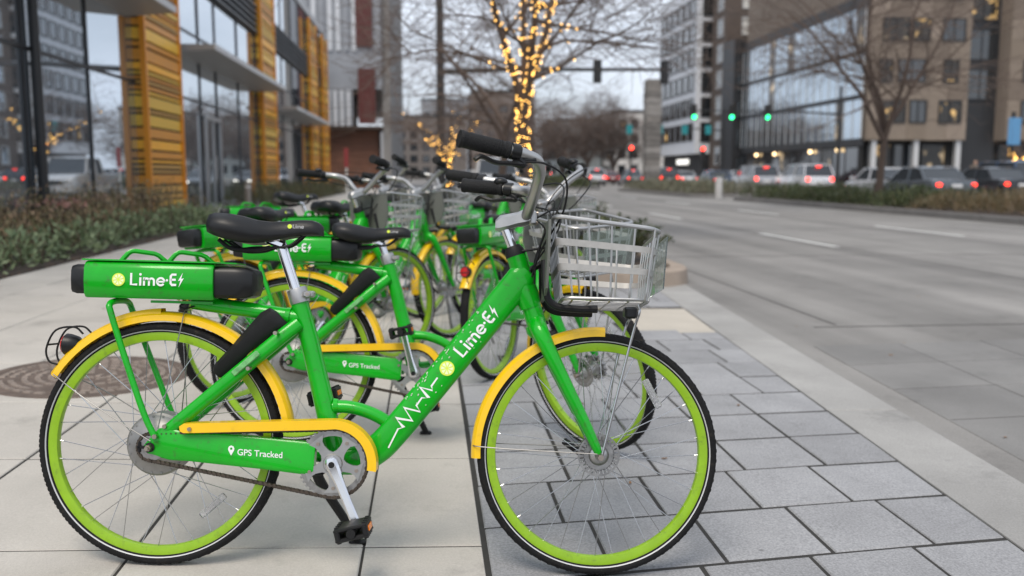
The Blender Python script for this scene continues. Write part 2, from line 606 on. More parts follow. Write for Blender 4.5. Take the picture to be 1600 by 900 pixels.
part('step_tube', f, M_green)
f = MB()
f.tube([(1.032, 0, .688), (1.027, 0, .700), (.972, 0, .868), (.967, 0, .880)], [.0285, .0275, .0270, .0280], 24)
f.tube([(1.012, 0, .735), (1.001, 0, .770), (.985, 0, .82)], [.030, .034, .029], 20)
d_ht = part('head_tube', f, M_green)
f = MB()
f.tube([(1.037, 0, .680), (1.033, 0, .689)], .0292, 24)
f.tube([(.9675, 0, .878), (.962, 0, .893), (.957, 0, .905)], [.0285, .027, .020], 24)
sub(d_ht, 'headset_ring', f, M_black)
# chain stays
for sgn in (-1, 1):
    f = MB()
    yy = sgn * .066
    if sgn < 0:
        prof = [(-.012, .352), (-.018, .334), (-.006, .316), (.05, .302), (.10, .300), (.30, .283), (.425, .270), (.437, .276), (.440, .350), (.42, .358), (.30, .368), (.11, .382), (.085, .376), (.05, .388), (.02, .386)]
        rings = []
        for y2, ins in ((yy - .016, .006), (yy - .012, 0.0), (yy + .012, 0.0), (yy + .016, .006)):
            cx = sum(p[0] for p in prof) / len(prof)
            cz = sum(p[1] for p in prof) / len(prof)
            rings.append([(p[0], y2, p[1] + (-ins if p[1] > .335 else ins)) for p in prof])
        f.loft(rings)
        d_cs = part('chain_stay', f, M_green)
        g = MB()
        g.tube([(-.002, yy - .034, .335), (-.002, yy - .018, .335)], [.0085, .0095], 6)
        g.tube([(-.002, yy - .044, .335), (-.002, yy - .03, .335)], .0052, 10)
        sub(d_cs, 'axle_nut', g, M_bolt)
        g = MB()
        g.rbox((-.026, yy - .012, .335), (.024, .014, .008), .002)
        g.rbox((-.030, yy - .010, .335), (.007, .018, .030), .002)
        g.lathe([(0, yy - .019), (.013, yy - .019), (.013, yy - .015)], (-.002, 0, .335), 'y', 20)
        sub(d_cs, 'axle_washer', g, M_black)
    else:
        f.tube([(-.005, yy, .335), (.05, yy, .34), (.25, yy * .9, .322), (.44, yy * .6, .305)], [.012, .022, .021, .022], 14)
        part('chain_stay', f, M_green)
# seat stays
for sgn in (-1, 1):
    f = MB()
    f.tube([(.012, sgn * .064, .352), (.045, sgn * .064, .383), (.20, sgn * .056, .520), (.335, sgn * .036, .642), (.372, sgn * .018, .675)], [.013, .0185, .0195, .020, .020], 16, power=2.6)
    f.tube([(.02, sgn * .066, .345), (.02, sgn * .066, .37)], .010, 8)
    d_ss = part('seat_stay', f, M_green)
    if sgn < 0:
        g = MB()
        for bx, bz in ((.036, .392), (.325, .650), (.255, .553)):
            g.tube([(bx, -.088, bz), (bx, -.060, bz)], .0055, 10)
        sub(d_ss, 'bolt', g, M_bolt)
        g = MB()
        M = Matrix.Rotation(-.735, 3, 'Y')
        g.rbox((.245, -.074, .566), (.09, .006, .016), .002, M)
        sub(d_ss, 'sticker', g, mat('worn_sticker', (.16, .45, .16), .45, var=.4, scale=60))
# rack arm from the seat tube
f = MB()
f.tube([(.075, 0, .727), (.12, 0, .7215), (.25, 0, .7065), (.372, 0, .690)], [.0205, .0215, .0215, .0225], 18)
f.bbox((-.03, -.035, .722), (.14, .035, .729))
f.tube([(.333, 0, .6955), (.346, 0, .6935)], [.0235, .0265], 18)
d_ra = part('rack_arm', f, M_green)
g = MB()
g.tube(spline([(.07, -.012, .727), (.045, -.02, .716), (.058, -.02, .708), (.085, -.018, .716)], 5), .0025, 6)
sub(d_ra, 'cable_loop', g, M_black)
# rack legs
f = MB()
f.tube(spline([(.014, -.088, .362), (-.02, -.084, .425), (-.075, -.078, .565), (-.120, -.074, .690), (-.128, -.066, .715), (-.126, -.035, .724), (-.126, .035, .724), (-.128, .066, .715), (-.120, .074, .690), (-.02, .084, .44), (.014, .088, .362)], 6), .0085, 12)
d_rl = part('rack_leg', f, M_green)
g = MB()
for yy in (-.098, .098):
    g.tube([(.014, yy, .366), (.014, yy * .85, .366)], .0065, 8)
sub(d_rl, 'bolt', g, M_bolt)
# battery box
def box_ring(x, s=1.0, dz=0.0, hw=.074, zl=.733, zh=.833):
    zc = (zl + zh) / 2 + dz
    hh = (zh - zl) / 2 * s
    w = hw * s
    return [(x, -w * .80, zc - hh), (x, -w * .93, zc - hh * .80), (x, -w, zc - hh * .1), (x, -w, zc + hh * .62), (x, -w * .90, zc + hh * .9), (x, -w * .78, zc + hh),
            (x, w * .78, zc + hh), (x, w * .90, zc + hh * .9), (x, w, zc + hh * .62), (x, w, zc - hh * .1), (x, w * .93, zc - hh * .80), (x, w * .80, zc - hh)]
f = MB()
f.loft([box_ring(-.198, .97), box_ring(-.192), box_ring(.143), box_ring(.149, .97)])
d_bx = part('battery_box', f, M_green)
f = MB()
f.bbox((-.205, -.070, .8335), (.150, .070, .8375))
f.add([(.150, -.070, .8335), (.205, -.045, .833), (.205, .045, .833), (.150, .070, .8335), (.150, -.070, .8375), (.205, -.045, .837), (.205, .045, .837), (.150, .070, .8375)],
      [(3, 2, 1, 0), (4, 5, 6, 7), (0, 1, 5, 4), (1, 2, 6, 5), (2, 3, 7, 6)])
sub(d_bx, 'lid', f, M_green)
f = MB()
f.loft([box_ring(-.197, .80), box_ring(-.226, .80), box_ring(-.241, .72), box_ring(-.247, .5)])
sub(d_bx, 'rear_cap', f, M_gloss)
f = MB()
f.loft([box_ring(.147, .86), box_ring(.20, .88), box_ring(.232, .84), box_ring(.250, .70, 0.0), box_ring(.258, .45)])
sub(d_bx, 'battery', f, M_gloss)
for x0 in (-.105, .025):
    for sgn in (1,):
        f = MB()
        f.tube([(x0 - .012, -.026, .835), (x0 + .004, -.022, .856), (x0 + .012, -.018, .8625), (x0 + .022, -.015, .8635), (x0 + .066, .006, .8585), (x0 + .076, .010, .854), (x0 + .096, .022, .835)], .0052, 10, sx=2.0, power=4)
        sub(d_bx, 'rack_handle', f, M_green)
yb = -.0752
fn = lambda u, v: (-.072 + u * .0335, yb, .768 + v * .0335 + u * .0004)
f = MB(); wordmark(f, fn)
sub(d_bx, 'wordmark', f, M_white, 0)
a, b = slice_logo(lambda u, v: (-.103 + u, yb, .783 + v), lambda u, v: (-.103 + u, yb - .0006, .783 + v), .0175)
sub(d_bx, 'logo', a, M_slice, 0)
sub(d_bx, 'logo_segments', b, M_slice2, 0)
# down tube print
nrm = Vector((-dn.z, 0, dn.x))
yd = -.0335
def dfn(u0, v0, k):
    return lambda u, v: tuple(Vector((.707, 0, .462)) + dn * (u0 + u * k) + nrm * (v0 + v * k) + Vector((0, yd, 0)))
f = MB(); wordmark(f, dfn(.178, -.0165, .0375))
sub(d_dt, 'wordmark', f, M_white, 0)
a, b = slice_logo(dfn(.128, .0, 1), lambda u, v: tuple(Vector(dfn(.128, .0, 1)(u, v)) + Vector((0, -.0006, 0))), .0205)
sub(d_dt, 'logo', a, M_slice, 0)
sub(d_dt, 'logo_segments', b, M_slice2, 0)
f = MB()
zz = [(-.142, -.013), (-.085, .000), (-.072, -.009), (-.066, .023), (-.043, -.016), (-.030, .024), (-.010, -.018), (-.004, .002), (.022, .004), (.034, -.011), (.041, .026), (.056, -.006), (.063, .004), (.092, .006)]
ribbon(f, [(p, q) for p, q in zz], .0042, dfn(0, -.002, 1))
sub(d_dt, 'pulse_line', f, M_white, 0)
f = MB()
rc_ = random.Random(4)
for k in range(60):
    u0, v0 = rc_.uniform(-.02, .34), rc_.choice((rc_.gauss(.033, .003), rc_.gauss(.033, .003), rc_.uniform(-.03, .03)))
    s_ = rc_.uniform(.0008, .0028)
    yq = -.0335 if abs(v0) < .028 else -.0315
    fn_ = dfn(u0, v0, 1)
    f.add([tuple(Vector(fn_(a_ * s_ * rc_.uniform(.6, 2.2), b_ * s_)) + Vector((0, -.0003 + (yq + .0335), 0))) for a_, b_ in ((-1, -.4), (.2, -.7), (1, .1), (.3, .8), (-.7, .5))], [(0, 1, 2, 3, 4)])
sub(d_dt, 'paint_chips', f, mat('chipped_primer', (.55, .62, .5), .7), 0)
# stay print
tx = bpy.data.curves.new('t', 'FONT')
tx.body = 'GPS Tracked'
tx.size = .0235
tx.offset = .00022
to = bpy.data.objects.new('t', tx)
me = bpy.data.meshes.new_from_object(to)
bpy.data.objects.remove(to)
f = MB()
f.add([(.232 + v.co.x * .98, -.0828, .3205 + v.co.y - v.co.x * .045) for v in me.vertices], [tuple(p.vertices) for p in me.polygons])
sub(d_cs, 'print', f, M_white, 0)
f = MB()
pin = [(0, -.0135), (-.0075, .000), (-.0085, .005), (-.006, .011), (0, .0135), (.006, .011), (.0085, .005), (.0075, .0)]
f.add([(.216 + x, -.0828, .332 + z) for x, z in pin], [tuple(range(8))])
sub(d_cs, 'pin_symbol', f, M_white, 0)
f = MB()
dot(f, .216, .337, .0033, lambda u, v: (u, -.0832, v))
sub(d_cs, 'pin_dot', f, M_green, 0)
# lock wedge on the seat stay
f = MB()
la = Vector((.150, 0, .532)); lb = Vector((.322, 0, .697))
ld = (lb - la).normalized(); ln = Vector((-ld.z, 0, ld.x))
rings = []
for t, h0, h1, w in ((0, -.016, .012, .030), (.05, -.024, .020, .036), (.55, -.020, .032, .040), (.86, -.024, .040, .042), (.97, -.030, .034, .038), (1.0, -.034, .012, .032)):
    p = la.lerp(lb, t)
    rings.append([tuple(p + ln * h + Vector((0, y, 0))) for h, y in ((h0, -w * .8), (h0 * .5, -w), (h1 * .6, -w), (h1, -w * .7), (h1, w * .7), (h1 * .6, w), (h0 * .5, w), (h0, w * .8))])
f.loft(rings)
part('lock_housing', f, M_black)
# mudguards
def guard(grp, c, r, a0, a1, w=.029):
    f = MB()
    prof = [(r - .024, -w), (r - .008, -w * .95), (r, -w * .6), (r + .002, 0), (r, w * .6), (r - .008, w * .95), (r - .024, w), (r - .0245, w * .94), (r - .010, w * .86), (r - .0025, w * .55), (r - .0005, 0), (r - .0025, -w * .55), (r - .010, -w * .86), (r - .0245, -w * .94)]
    f.lathe(prof, c, 'y', 48, R(a0), R(a1), closed=True)
    return part('mudguard', f, M_yellow, grp)
d_g = guard('frame', (0.006, 0, WR), .3625, 8, 149)
f = MB()
f.lathe([(.358, -.022), (.372, -.016), (.373, .016), (.358, .022)], (0.006, 0, WR), 'y', 10, R(92), R(112))
sub(d_g, 'bridge', f, M_yellow)
f = MB()
f.tube([(.060, -.033, .688), (.02, -.088, .385)], .0016, 6)
f.tube([(.060, .033, .688), (.02, .088, .385)], .0016, 6)
f.tube(spline([(-.292, -.030, .520), (-.20, -.07, .470), (-.10, -.082, .410), (.0, -.085, .352)], 5), .0016, 6)
f.tube(spline([(-.292, .030, .520), (-.20, .07, .470), (-.10, .082, .410), (.0, .085, .352)], 5), .0016, 6)
f.tube([(.060, -.033, .690), (.060, -.02, .704), (.060, .02, .704), (.060, .033, .690)], .0016, 6)
sub(d_g, 'stay_wire', f, M_wire)
d_g2 = guard('front', FH, .349, 88, 183, .027)
f = MB()
for s_ in (-1, 1):
    f.tube(spline([(.866, s_ * .0, .352), (.872, s_ * .034, .352), (.98, s_ * .05, .348), (WB - .005, s_ * .066, .342)], 5), .0016, 6)
sub(d_g2, 'stay_wire', f, M_wire)
# rear light with guard wire
f = MB()
ax = Vector((-.252, 0, .600))
dr = Vector((-.9, 0, .05)).normalized()
f.tube([ax + dr * t for t in (-.024, -.012, .008, .020, .024)], [.014, .024, .029, .030, .026], 18)
d_rlgt = part('rear_light', f, M_gloss)
f = MB()
f.tube([ax + dr * .023, ax + dr * .027], .024, 18)
sub(d_rlgt, 'lens', f, M_redlens)
f = MB()
for s_ in (-.026, .026):
    f.tube(spline([(-.215, s_, .632), (-.240, s_, .650), (-.288, s_ * 1.2, .640), (-.312, s_ * 1.2, .590), (-.306, s_, .555), (-.285, s_ * .8, .546)], 5), .0028, 7)
f.tube([(-.309, -.031, .60), (-.309, .031, .60)], .0028, 7)
sub(d_rlgt, 'guard_wire', f, M_black)
# chain guard
f = MB()
ctr = (.489, .303)
outer = [(.080, .3950), (.092, .4030), (.47, .4210)] + arc_pts(ctr[0], ctr[1], .1190, 86, -8, 14)
inner = arc_pts(ctr[0], ctr[1], .0950, -8, 86, 14) + [(.47, .3955), (.092, .3775), (.082, .382)]
poly = outer + inner
no, ni = len(outer), len(inner)
vs, fs = [], []
no2 = min(no, ni)
inn = list(reversed(inner))
strip = []
for t in range(no2):
    strip.append((outer[t], inn[min(t, ni - 1)]))
for y0 in (-.098, -.055):
    for o_, i_ in strip:
        vs += [(o_[0], y0, o_[1]), (i_[0], y0, i_[1])]
k = 2 * len(strip)
for t in range(len(strip) - 1):
    a = 2 * t
    fs += [(a, a + 1, a + 3, a + 2), (a, a + 2, k + a + 2, k + a)]
fs += [(0, k, k + 1, 1), (k - 2, k - 1, 2 * k - 1, 2 * k - 2)]
f.add(vs, fs)
d_cg = part('chain_guard', f, M_yellow)
f = MB()
f.tube([(.108, -.103, .389), (.108, -.06, .389)], .0055, 10)
sub(d_cg, 'bolt', f, M_bolt)
# chain
f = MB()
y0 = -.077
cr, sr = .0915, .036
pth = []
a_t = math.atan2(cr - sr, .489)
top0 = Vector((0 - sr * math.sin(a_t) * 0 - sr * .11, 0, WR + sr * .99)); top1 = Vector((.489 - cr * .11, 0, .303 + cr * .99))
bot1 = Vector((.489 - cr * .16, 0, .303 - cr * .985)); bot0 = Vector((-sr * .0, 0, WR - sr))
seq = [top0, top1] + [Vector((p[0], 0, p[1])) for p in arc_pts(.489, .303, cr, 90, -98, 22)] + [bot1, bot0] + [Vector((p[0], 0, p[1])) for p in arc_pts(0, WR, sr, 268, 96, 12)]
seq.append(top0)
tot = 0
pos = []
step = .0127
carry = 0
for a, b in zip(seq, seq[1:]):
    L = (b - a).length
    t = carry
    while t < L:
        pos.append((a.lerp(b, t / L), (b - a).normalized()))
        t += step
    carry = t - L
for i, (p, d) in enumerate(pos):
    M = Matrix(((d.x, 0, -d.z), (0, 1, 0), (d.z, 0, d.x)))
    w = .009 if i % 2 else .0055
    f.rbox((p.x, y0, p.z), (.0155, w * 1.1, .0112), .003, M)
    f.tube([(p.x - d.x * .0063, y0 - .0062, p.z - d.z * .0063), (p.x - d.x * .0063, y0 + .0062, p.z - d.z * .0063)], .0022, 6)
part('chain', f, M_chain)
f = MB()
f.lathe([(.018, y0 - .003), (.037, y0 - .002), (.037, y0 + .002), (.018, y0 + .003)], RH, 'y', 28, closed=True)
part('sprocket', f, M_steel)
# chainring and cranks (about the bottom bracket)
BBX, BBZ = .489, .303
f = MB()
f.lathe([(.074, y0 - .0025), (.0905, y0 - .002), (.0905, y0 + .002), (.074, y0 + .0025)], (BBX, 0, BBZ), 'y', 60, closed=True)
for k in range(44):
    a = 2 * math.pi * k / 44
    M = Matrix(((math.cos(a), 0, -math.sin(a)), (0, 1, 0), (math.sin(a), 0, math.cos(a))))
    f.box((BBX + .0925 * math.cos(a), y0, BBZ + .0925 * math.sin(a)), (.006, .0025, .0065), M)
d_cr = part('chainring', f, M_steel, 'crank')
f = MB()
f.lathe([(.0, y0 - .008), (.024, y0 - .008), (.028, y0 - .003), (.028, y0 + .004), (0, y0 + .004)], (BBX, 0, BBZ), 'y', 28)
for k in range(5):
    a = 2 * math.pi * k / 5 + .55
    ca, sa = math.cos(a), math.sin(a)
    rr_ = []
    for rad, w in ((.018, .022), (.035, .0125), (.052, .0105), (.064, .013), (.078, .026)):
        p = Vector((BBX + rad * ca, 0, BBZ + rad * sa)); q = Vector((-sa, 0, ca)) * w
        rr_.append([tuple(p + q + Vector((0, y0 - .0045, 0))), tuple(p - q + Vector((0, y0 - .0045, 0))), tuple(p - q + Vector((0, y0 + .003, 0))), tuple(p + q + Vector((0, y0 + .003, 0)))])
    f.loft(rr_)
sub(d_cr, 'spider', f, M_alu)
f = MB()
for k in range(5):
    a = 2 * math.pi * k / 5 + .55
    f.tube([(BBX + .066 * math.cos(a), y0 - .008, BBZ + .066 * math.sin(a)), (BBX + .066 * math.cos(a), y0, BBZ + .066 * math.sin(a))], .005, 10)
sub(d_cr, 'bolt', f, M_bolt)
# crank arms point straight down in this frame
for sgn in (-1, 1):
    f = MB()
    yy = sgn * .092
    rr_ = []
    dz_ = -sgn * -1
    for t, w, th, oy in ((-.018, .010, .009, 0), (-.008, .0165, .011, 0), (.010, .0165, .0105, 0), (.05, .0125, .0085, -.004), (.11, .0115, .008, -.010), (.155, .0125, .0085, -.014), (.172, .0135, .0085, -.015), (.184, .008, .007, -.015)):
        z_ = BBZ + (-t if sgn < 0 else t)
        y_ = yy + (oy if sgn < 0 else -oy)
        rr_.append([(BBX - w, y_ - th * .5, z_), (BBX - w * .6, y_ - th, z_), (BBX + w * .6, y_ - th, z_), (BBX + w, y_ - th * .5, z_), (BBX + w, y_ + th * .5, z_), (BBX + w * .6, y_ + th, z_), (BBX - w * .6, y_ + th, z_), (BBX - w, y_ + th * .5, z_)])
    f.loft(rr_)
    d_ck = part('crank', f, M_chrome if sgn < 0 else M_alu, 'crank')
    g = MB()
    g.tube([(BBX, yy + sgn * .012, BBZ), (BBX, yy + sgn * .006, BBZ)], .0085, 14)
    sub(d_ck, 'crank_bolt', g, M_black)
f = MB()
f.tube([(BBX, -.045, BBZ), (BBX, .045, BBZ)], .027, 20)
f.tube([(BBX, -.09, BBZ), (BBX, .09, BBZ)], .0085, 12)
part('bottom_bracket', f, M_green)
for sgn in (-1, 1):
    f = MB()
    py = sgn * .160
    f.rbox((0, py, .013), (.088, .086, .010), .003)
    f.rbox((0, py, -.013), (.088, .086, .010), .003)
    for x_ in (-.036, .036):
        f.rbox((x_, py, 0), (.014, .090, .030), .004)
        for y_ in (-.03, -.01, .01, .03):
            f.box((x_, py + y_, .019), (.010, .008, .005))
            f.box((x_, py + y_, -.019), (.010, .008, .005))
    f.tube([(0, py - .046, 0), (0, py + .046, 0)], .012, 12)
    d_p = part('pedal', f, M_black, 'pedal_r' if sgn < 0 else 'pedal_l')
    g = MB()
    for x_ in (-.0437, .0437):
        g.rbox((x_, py, 0), (.004, .05, .014), .001)
    sub(d_p, 'reflector', g, M_amber)
    g = MB()
    g.tube([(0, sgn * .100, 0), (0, sgn * .118, 0)], .008, 10)
    g.tube([(0, sgn * .2035, 0), (0, sgn * .2055, 0)], .010, 12)
    sub(d_p, 'spindle', g, M_alu)
# kickstand
f = MB()
f.tube([(.425, .02, .262), (.43, .040, .235), (.450, .066, .19), (.505, .145, .075), (.522, .172, .034)], [.015, .015, .0135, .0125, .012], 10)
f.rbox((.522, .180, .026), (.05, .03, .016), .006)
f.rbox((.43, .0, .268), (.05, .06, .02), .005)
part('kickstand', f, M_black)
# seat post and saddle
f = MB()
f.tube([(.372, 0, .73), (.362, 0, .755), (.318, 0, .880), (.310, 0, .902)], [.0150, .0150, .0150, .0150], 20)
d_sp = part('seat_post', f, M_chrome, 'seat')
f = MB()
f.rbox((.298, 0, .898), (.060, .040, .022), .006, Matrix.Rotation(.32, 3, 'Y'))
f.rbox((.294, 0, .908), (.040, .046, .018), .006, Matrix.Rotation(.1, 3, 'Y'))
sub(d_sp, 'saddle_clamp', f, M_chrome)
f = MB()
f.tube([(.372, 0, .732), (.369, 0, .742), (.362, 0, .763), (.359, 0, .771)], [.0275, .0285, .0280, .0265], 22)
f.rbox((.398, -.012, .757), (.030, .034, .018), .004)
f.tube([(.398, -.040, .757), (.398, .018, .757)], .0075, 12)
d_cl = part('seat_clamp', f, M_alu)
f = MB()
f.tube([(.398, -.042, .757), (.398, -.0395, .757)], .0048, 10)
sub(d_cl, 'bolt', f, M_bolt)
f = MB()
rings = []
prof = [(.122, .056, .944, .962, .928), (.130, .082, .946, .969, .916), (.150, .098, .948, .974, .908), (.185, .102, .944, .972, .898), (.220, .092, .936, .966, .892), (.255, .072, .928, .957, .892), (.290, .053, .926, .954, .899), (.330, .039, .930, .957, .909), (.370, .031, .936, .962, .917), (.400, .027, .937, .962, .920), (.420, .021, .933, .955, .920), (.430, .011, .928, .945, .921)]
for x_, w, ze, zt, zb in prof:
    cc = zt - .004 if w < .06 else zt - .007
    rings.append([(x_, 0, cc), (x_, -w * .35, zt), (x_, -w * .72, zt - .003), (x_, -w * .94, ze + .004), (x_, -w, ze - .010), (x_, -w * .92, zb + .003), (x_, -w * .7, zb), (x_, 0, zb + .008),
                  (x_, w * .7, zb), (x_, w * .92, zb + .003), (x_, w, ze - .010), (x_, w * .94, ze + .004), (x_, w * .72, zt - .003), (x_, w * .35, zt)])
f.loft(rings)
d_sd = part('saddle', f, M_seat, 'seat', 75)
f = MB()
for s_ in (-.020, .020):
    f.tube(spline([(.165, s_ * 1.6, .900), (.205, s_ * 1.2, .878), (.25, s_, .882), (.33, s_, .886), (.365, s_ * .8, .908), (.385, s_ * .5, .930)], 5), .0035, 8)
f.tube(spline([(.155, -.05, .900), (.19, -.045, .876), (.25, -.03, .874), (.29, -.02, .884)], 5), .006, 8)
f.tube(spline([(.155, .05, .900), (.19, .045, .876), (.25, .03, .874), (.29, .02, .884)], 5), .006, 8)
sub(d_sd, 'rail', f, M_black)
f = MB()
sfn = lambda u, v: (.352 + u * .0105, -.0335 + (u * .0105) * .18, .9365 + v * .0105 + u * .0002)
wordmark(f, sfn, False)
sub(d_sd, 'wordmark', f, mat('grey_print', (.5, .5, .5), .5), 0)
f = MB()
dot(f, .344, .9415, .0062, lambda u, v: (u, -.0352, v))
sub(d_sd, 'logo', f, M_slice, 0)

# ---- front end (turns with the fork)
f = MB()
for sgn in (-1, 1):
    f.tube(spline([(1.030, sgn * .012, .690), (1.037, sgn * .046, .672), (1.062, sgn * .055, .620), (1.108, sgn * .056, .532), (1.165, sgn * .057, .424), (1.196, sgn * .058, .362), (1.204, sgn * .058, .343)], 5),
           [.026] * 2 + [.0255 - .0155 * i / 28 for i in range(29)], 14)
f.tube([(1.027, 0, .688), (1.033, 0, .670), (1.036, 0, .655)], [.0285, .031, .022], 20)
d_fk = part('fork', f, M_green, 'front')
g = MB()
for s_ in (-1, 1):
    g.tube([(WB, s_ * .062, WR), (WB, s_ * .084, WR)], [.0095, .0085], 6)
sub(d_fk, 'axle_nut', g, M_bolt)
g = MB()
g.tube(spline([(1.05, .075, .66), (1.085, .082, .56), (1.14, .080, .45), (1.185, .07, .385)], 6), .003, 6)
g.rbox((1.16, .074, .33), (.10, .012, .02), .004, Matrix.Rotation(.6, 3, 'Y'))
sub(d_fk, 'brake_cable', g, M_black)
# stem
f = MB()
f.tube([(.967, 0, .878), (.930, 0, .968)], .0138, 18)
d_st = part('stem', f, M_chrome, 'front')
f = MB()
rr_ = []
for x_, zc, hh, w in ((.908, .962, .014, .016), (.920, .967, .022, .022), (.945, .973, .021, .023), (.970, .980, .020, .026), (.990, .986, .024, .030), (1.005, .989, .020, .028)):
    rr_.append([(x_, -w, zc - hh * .6), (x_, -w, zc + hh * .6), (x_, -w * .6, zc + hh), (x_, w * .6, zc + hh), (x_, w, zc + hh * .6), (x_, w, zc - hh * .6), (x_, w * .6, zc - hh), (x_, -w * .6, zc - hh)])
f.loft(rr_)
f.rbox((1.012, 0, .985), (.02, .055, .040), .005)
sub(d_st, 'stem_clamp', f, M_alu)
g = MB()
for y_ in (-.02, .02):
    for z_ in (.972, .998):
        g.tube([(1.018, y_, z_), (1.026, y_, z_)], .004, 8)
sub(d_st, 'bolt', g, M_bolt)
# handlebar, tilted a few degrees in its clamp
TILT = Matrix.Translation((.99, 0, .985)) @ Matrix.Rotation(R(3.2), 4, 'X').inverted() @ Matrix.Translation((-.99, 0, -.985))
def tl(p):
    return TILT @ Vector(p)
rpath = [(.992, 0, .986), (.994, -.03, .990), (1.004, -.07, 1.018), (1.016, -.12, 1.060), (1.020, -.165, 1.085), (1.008, -.215, 1.101), (.972, -.248, 1.110), (.935, -.262, 1.115), (.90, -.274, 1.119), (.815, -.304, 1.130)]
lpath = [(x_, -y_, z_) for x_, y_, z_ in rpath]
full = spline([tl(p) for p in reversed(lpath[1:])] + [tl(p) for p in rpath], 6)
f = MB()
f.tube(full, .0150, 14)
d_hb = part('handlebar', f, M_alu, 'front')
for pth_ in (rpath, lpath):
    f = MB()
    a = tl(pth_[8]); b = tl(pth_[9])
    d_ = (b - a).normalized()
    e = b + d_ * .006
    s0 = b - d_ * .128
    f.tube([s0 + d_ * t for t in (0, .003, .012, .014, .05, .10, .125, .128, .135)], [.0200, .0222, .0222, .0196, .0205, .0212, .0212, .0232, .0220], 20)
    for q in range(14):
        f.tube([s0 + d_ * (.022 + q * .007), s0 + d_ * (.025 + q * .007)], .0215, 16)
    sub(d_hb, 'grip', f, M_grip)
    sg = -1 if pth_ is rpath else 1
    f = MB()
    c0 = s0 - d_ * .016
    f.tube([c0 - d_ * .012, c0 + d_ * .012], .0210, 14)
    dwn = Vector((0.15, 0, -1)).normalized()
    fw = (-d_).normalized()
    f.tube(spline([c0 + dwn * .012, c0 + dwn * .028 + fw * .020, c0 + dwn * .030 + d_ * .01], 5), .010, 8)
    f.tube(spline([c0 + dwn * .030 + fw * .012, c0 + dwn * .034 + d_ * .02, c0 + dwn * .040 + d_ * .06, c0 + dwn * .033 + d_ * .095, c0 + dwn * .045 + d_ * .115], 5), [.0075] * 4 + [.0062] * 17, 8, sx=1.5)
    f.tube([c0 + dwn * .018 + fw * .02, c0 + dwn * .010 + fw * .055], .0075, 10)
    sub(d_hb, 'brake_lever', f, M_gloss)
f = MB()
e0 = tl((.905, .262, 1.118))
f.sphere(e0 + Vector((.02, .0, .018)), .020, 14, 10, (1.1, 1, .7))
sub(d_hb, 'bell', f, M_gloss)
# basket
BT = Matrix.Translation((1.2, 0, .85)) @ Matrix.Rotation(R(-6), 4, 'X') @ Matrix.Translation((-1.2, 0, -.85))
def bt(p):
    return tuple(BT @ Vector(p))
def bk(z):
    """basket outline (back x, front x, half width) at height fraction 0 bottom .. 1 top"""
    return 1.092 + (1.062 - 1.092) * z, 1.322 + (1.346 - 1.322) * z, .128 + .034 * z
ZB, ZT0, ZT1 = .745, .962, .932
def ztop(x):
    return ZT0 + (ZT1 - ZT0) * (x - 1.062) / .284
def ring_pts(fz, inset=0.0, z_of=None, rc=.045):
    xb, xf, w = bk(fz)
    xb += inset; xf -= inset; w -= inset
    pts = []
    for cx, cy, a0 in ((xf - rc, w - rc, 0), (xb + rc * .6, w - rc * .6, 90), (xb + rc * .6, -w + rc * .6, 180), (xf - rc, -w + rc, 270)):
        q = rc if a0 in (0, 270) else rc * .6
        for k in range(6):
            a = R(a0 + 90 * k / 5)
            x_, y_ = cx + q * math.cos(a), cy + q * math.sin(a)
            pts.append((x_, y_))
    return [bt((x_, y_, (ztop(x_) if fz >= 1 else ZB + (ztop(x_) - ZB) * fz))) for x_, y_ in pts]
f = MB()
f.tube(ring_pts(1.0), .0062, 10, closed=True)
d_bk = part('basket', f, M_alu, 'front')
f = MB()
f.tube(ring_pts(0.02), .0048, 8, closed=True)
xs = [1.115, 1.165, 1.215, 1.265, 1.308]
for x_ in xs:
    for sgn in (-1, 1):
        pts = []
        for fz in (1, .6, .25, .06):
            xb, xf, w = bk(fz)
            xx = xb + (xf - xb) * (x_ - 1.092) / .23
            pts.append(bt((xx, sgn * w, ZB + (ztop(xx) - ZB) * fz)))
        pts += [bt((x_, sgn * (.128 - .02), ZB)), bt((x_, 0, ZB))]
        f.tube(spline(pts, 4), .0030, 6)
for k in range(7):
    y_ = -.10 + .2 * k / 6
    pts = [bt((bk(1)[0], y_ * 1.25, ZT0)), bt((bk(.3)[0], y_ * 1.05, ZB + .06)), bt((bk(0)[0], y_, ZB + .01)), bt((1.12, y_, ZB)), bt((1.30, y_, ZB)), bt((1.325, y_, ZB + .02)), bt((bk(.5)[1], y_ * 1.15, .845)), bt((bk(1)[1], y_ * 1.25, ZT1))]
    f.tube(spline(pts, 4), .0026, 6)
sub(d_bk, 'wire', f, M_alu)
for fz in (.40, .70):
    f = MB()
    p0, p1 = ring_pts(fz - .042, -.004), ring_pts(fz + .042, -.004)
    q0, q1 = ring_pts(fz - .042, -.0025), ring_pts(fz + .042, -.0025)
    n_ = len(p0)
    f.add(p0 + p1 + q0 + q1, [x for k in range(n_) for l in ((k + 1) % n_,) for x in ((k, l, n_ + l, n_ + k), (2 * n_ + k, 3 * n_ + k, 3 * n_ + l, 2 * n_ + l), (k, 2 * n_ + k, 2 * n_ + l, l), (n_ + k, n_ + l, 3 * n_ + l, 3 * n_ + k))])
    sub(d_bk, 'band', f, M_band)
f = MB()
f.add([bt(p) for p in ((1.355, -.125, .780), (1.355, .125, .780), (1.362, .145, .918), (1.362, -.145, .918), (1.359, -.125, .780), (1.359, .125, .780), (1.366, .145, .918), (1.366, -.145, .918))],
      [(0, 1, 2, 3), (7, 6, 5, 4), (0, 4, 5, 1), (1, 5, 6, 2), (2, 6, 7, 3), (3, 7, 4, 0)])
sub(d_bk, 'front_panel', f, M_frontp)
f = MB()
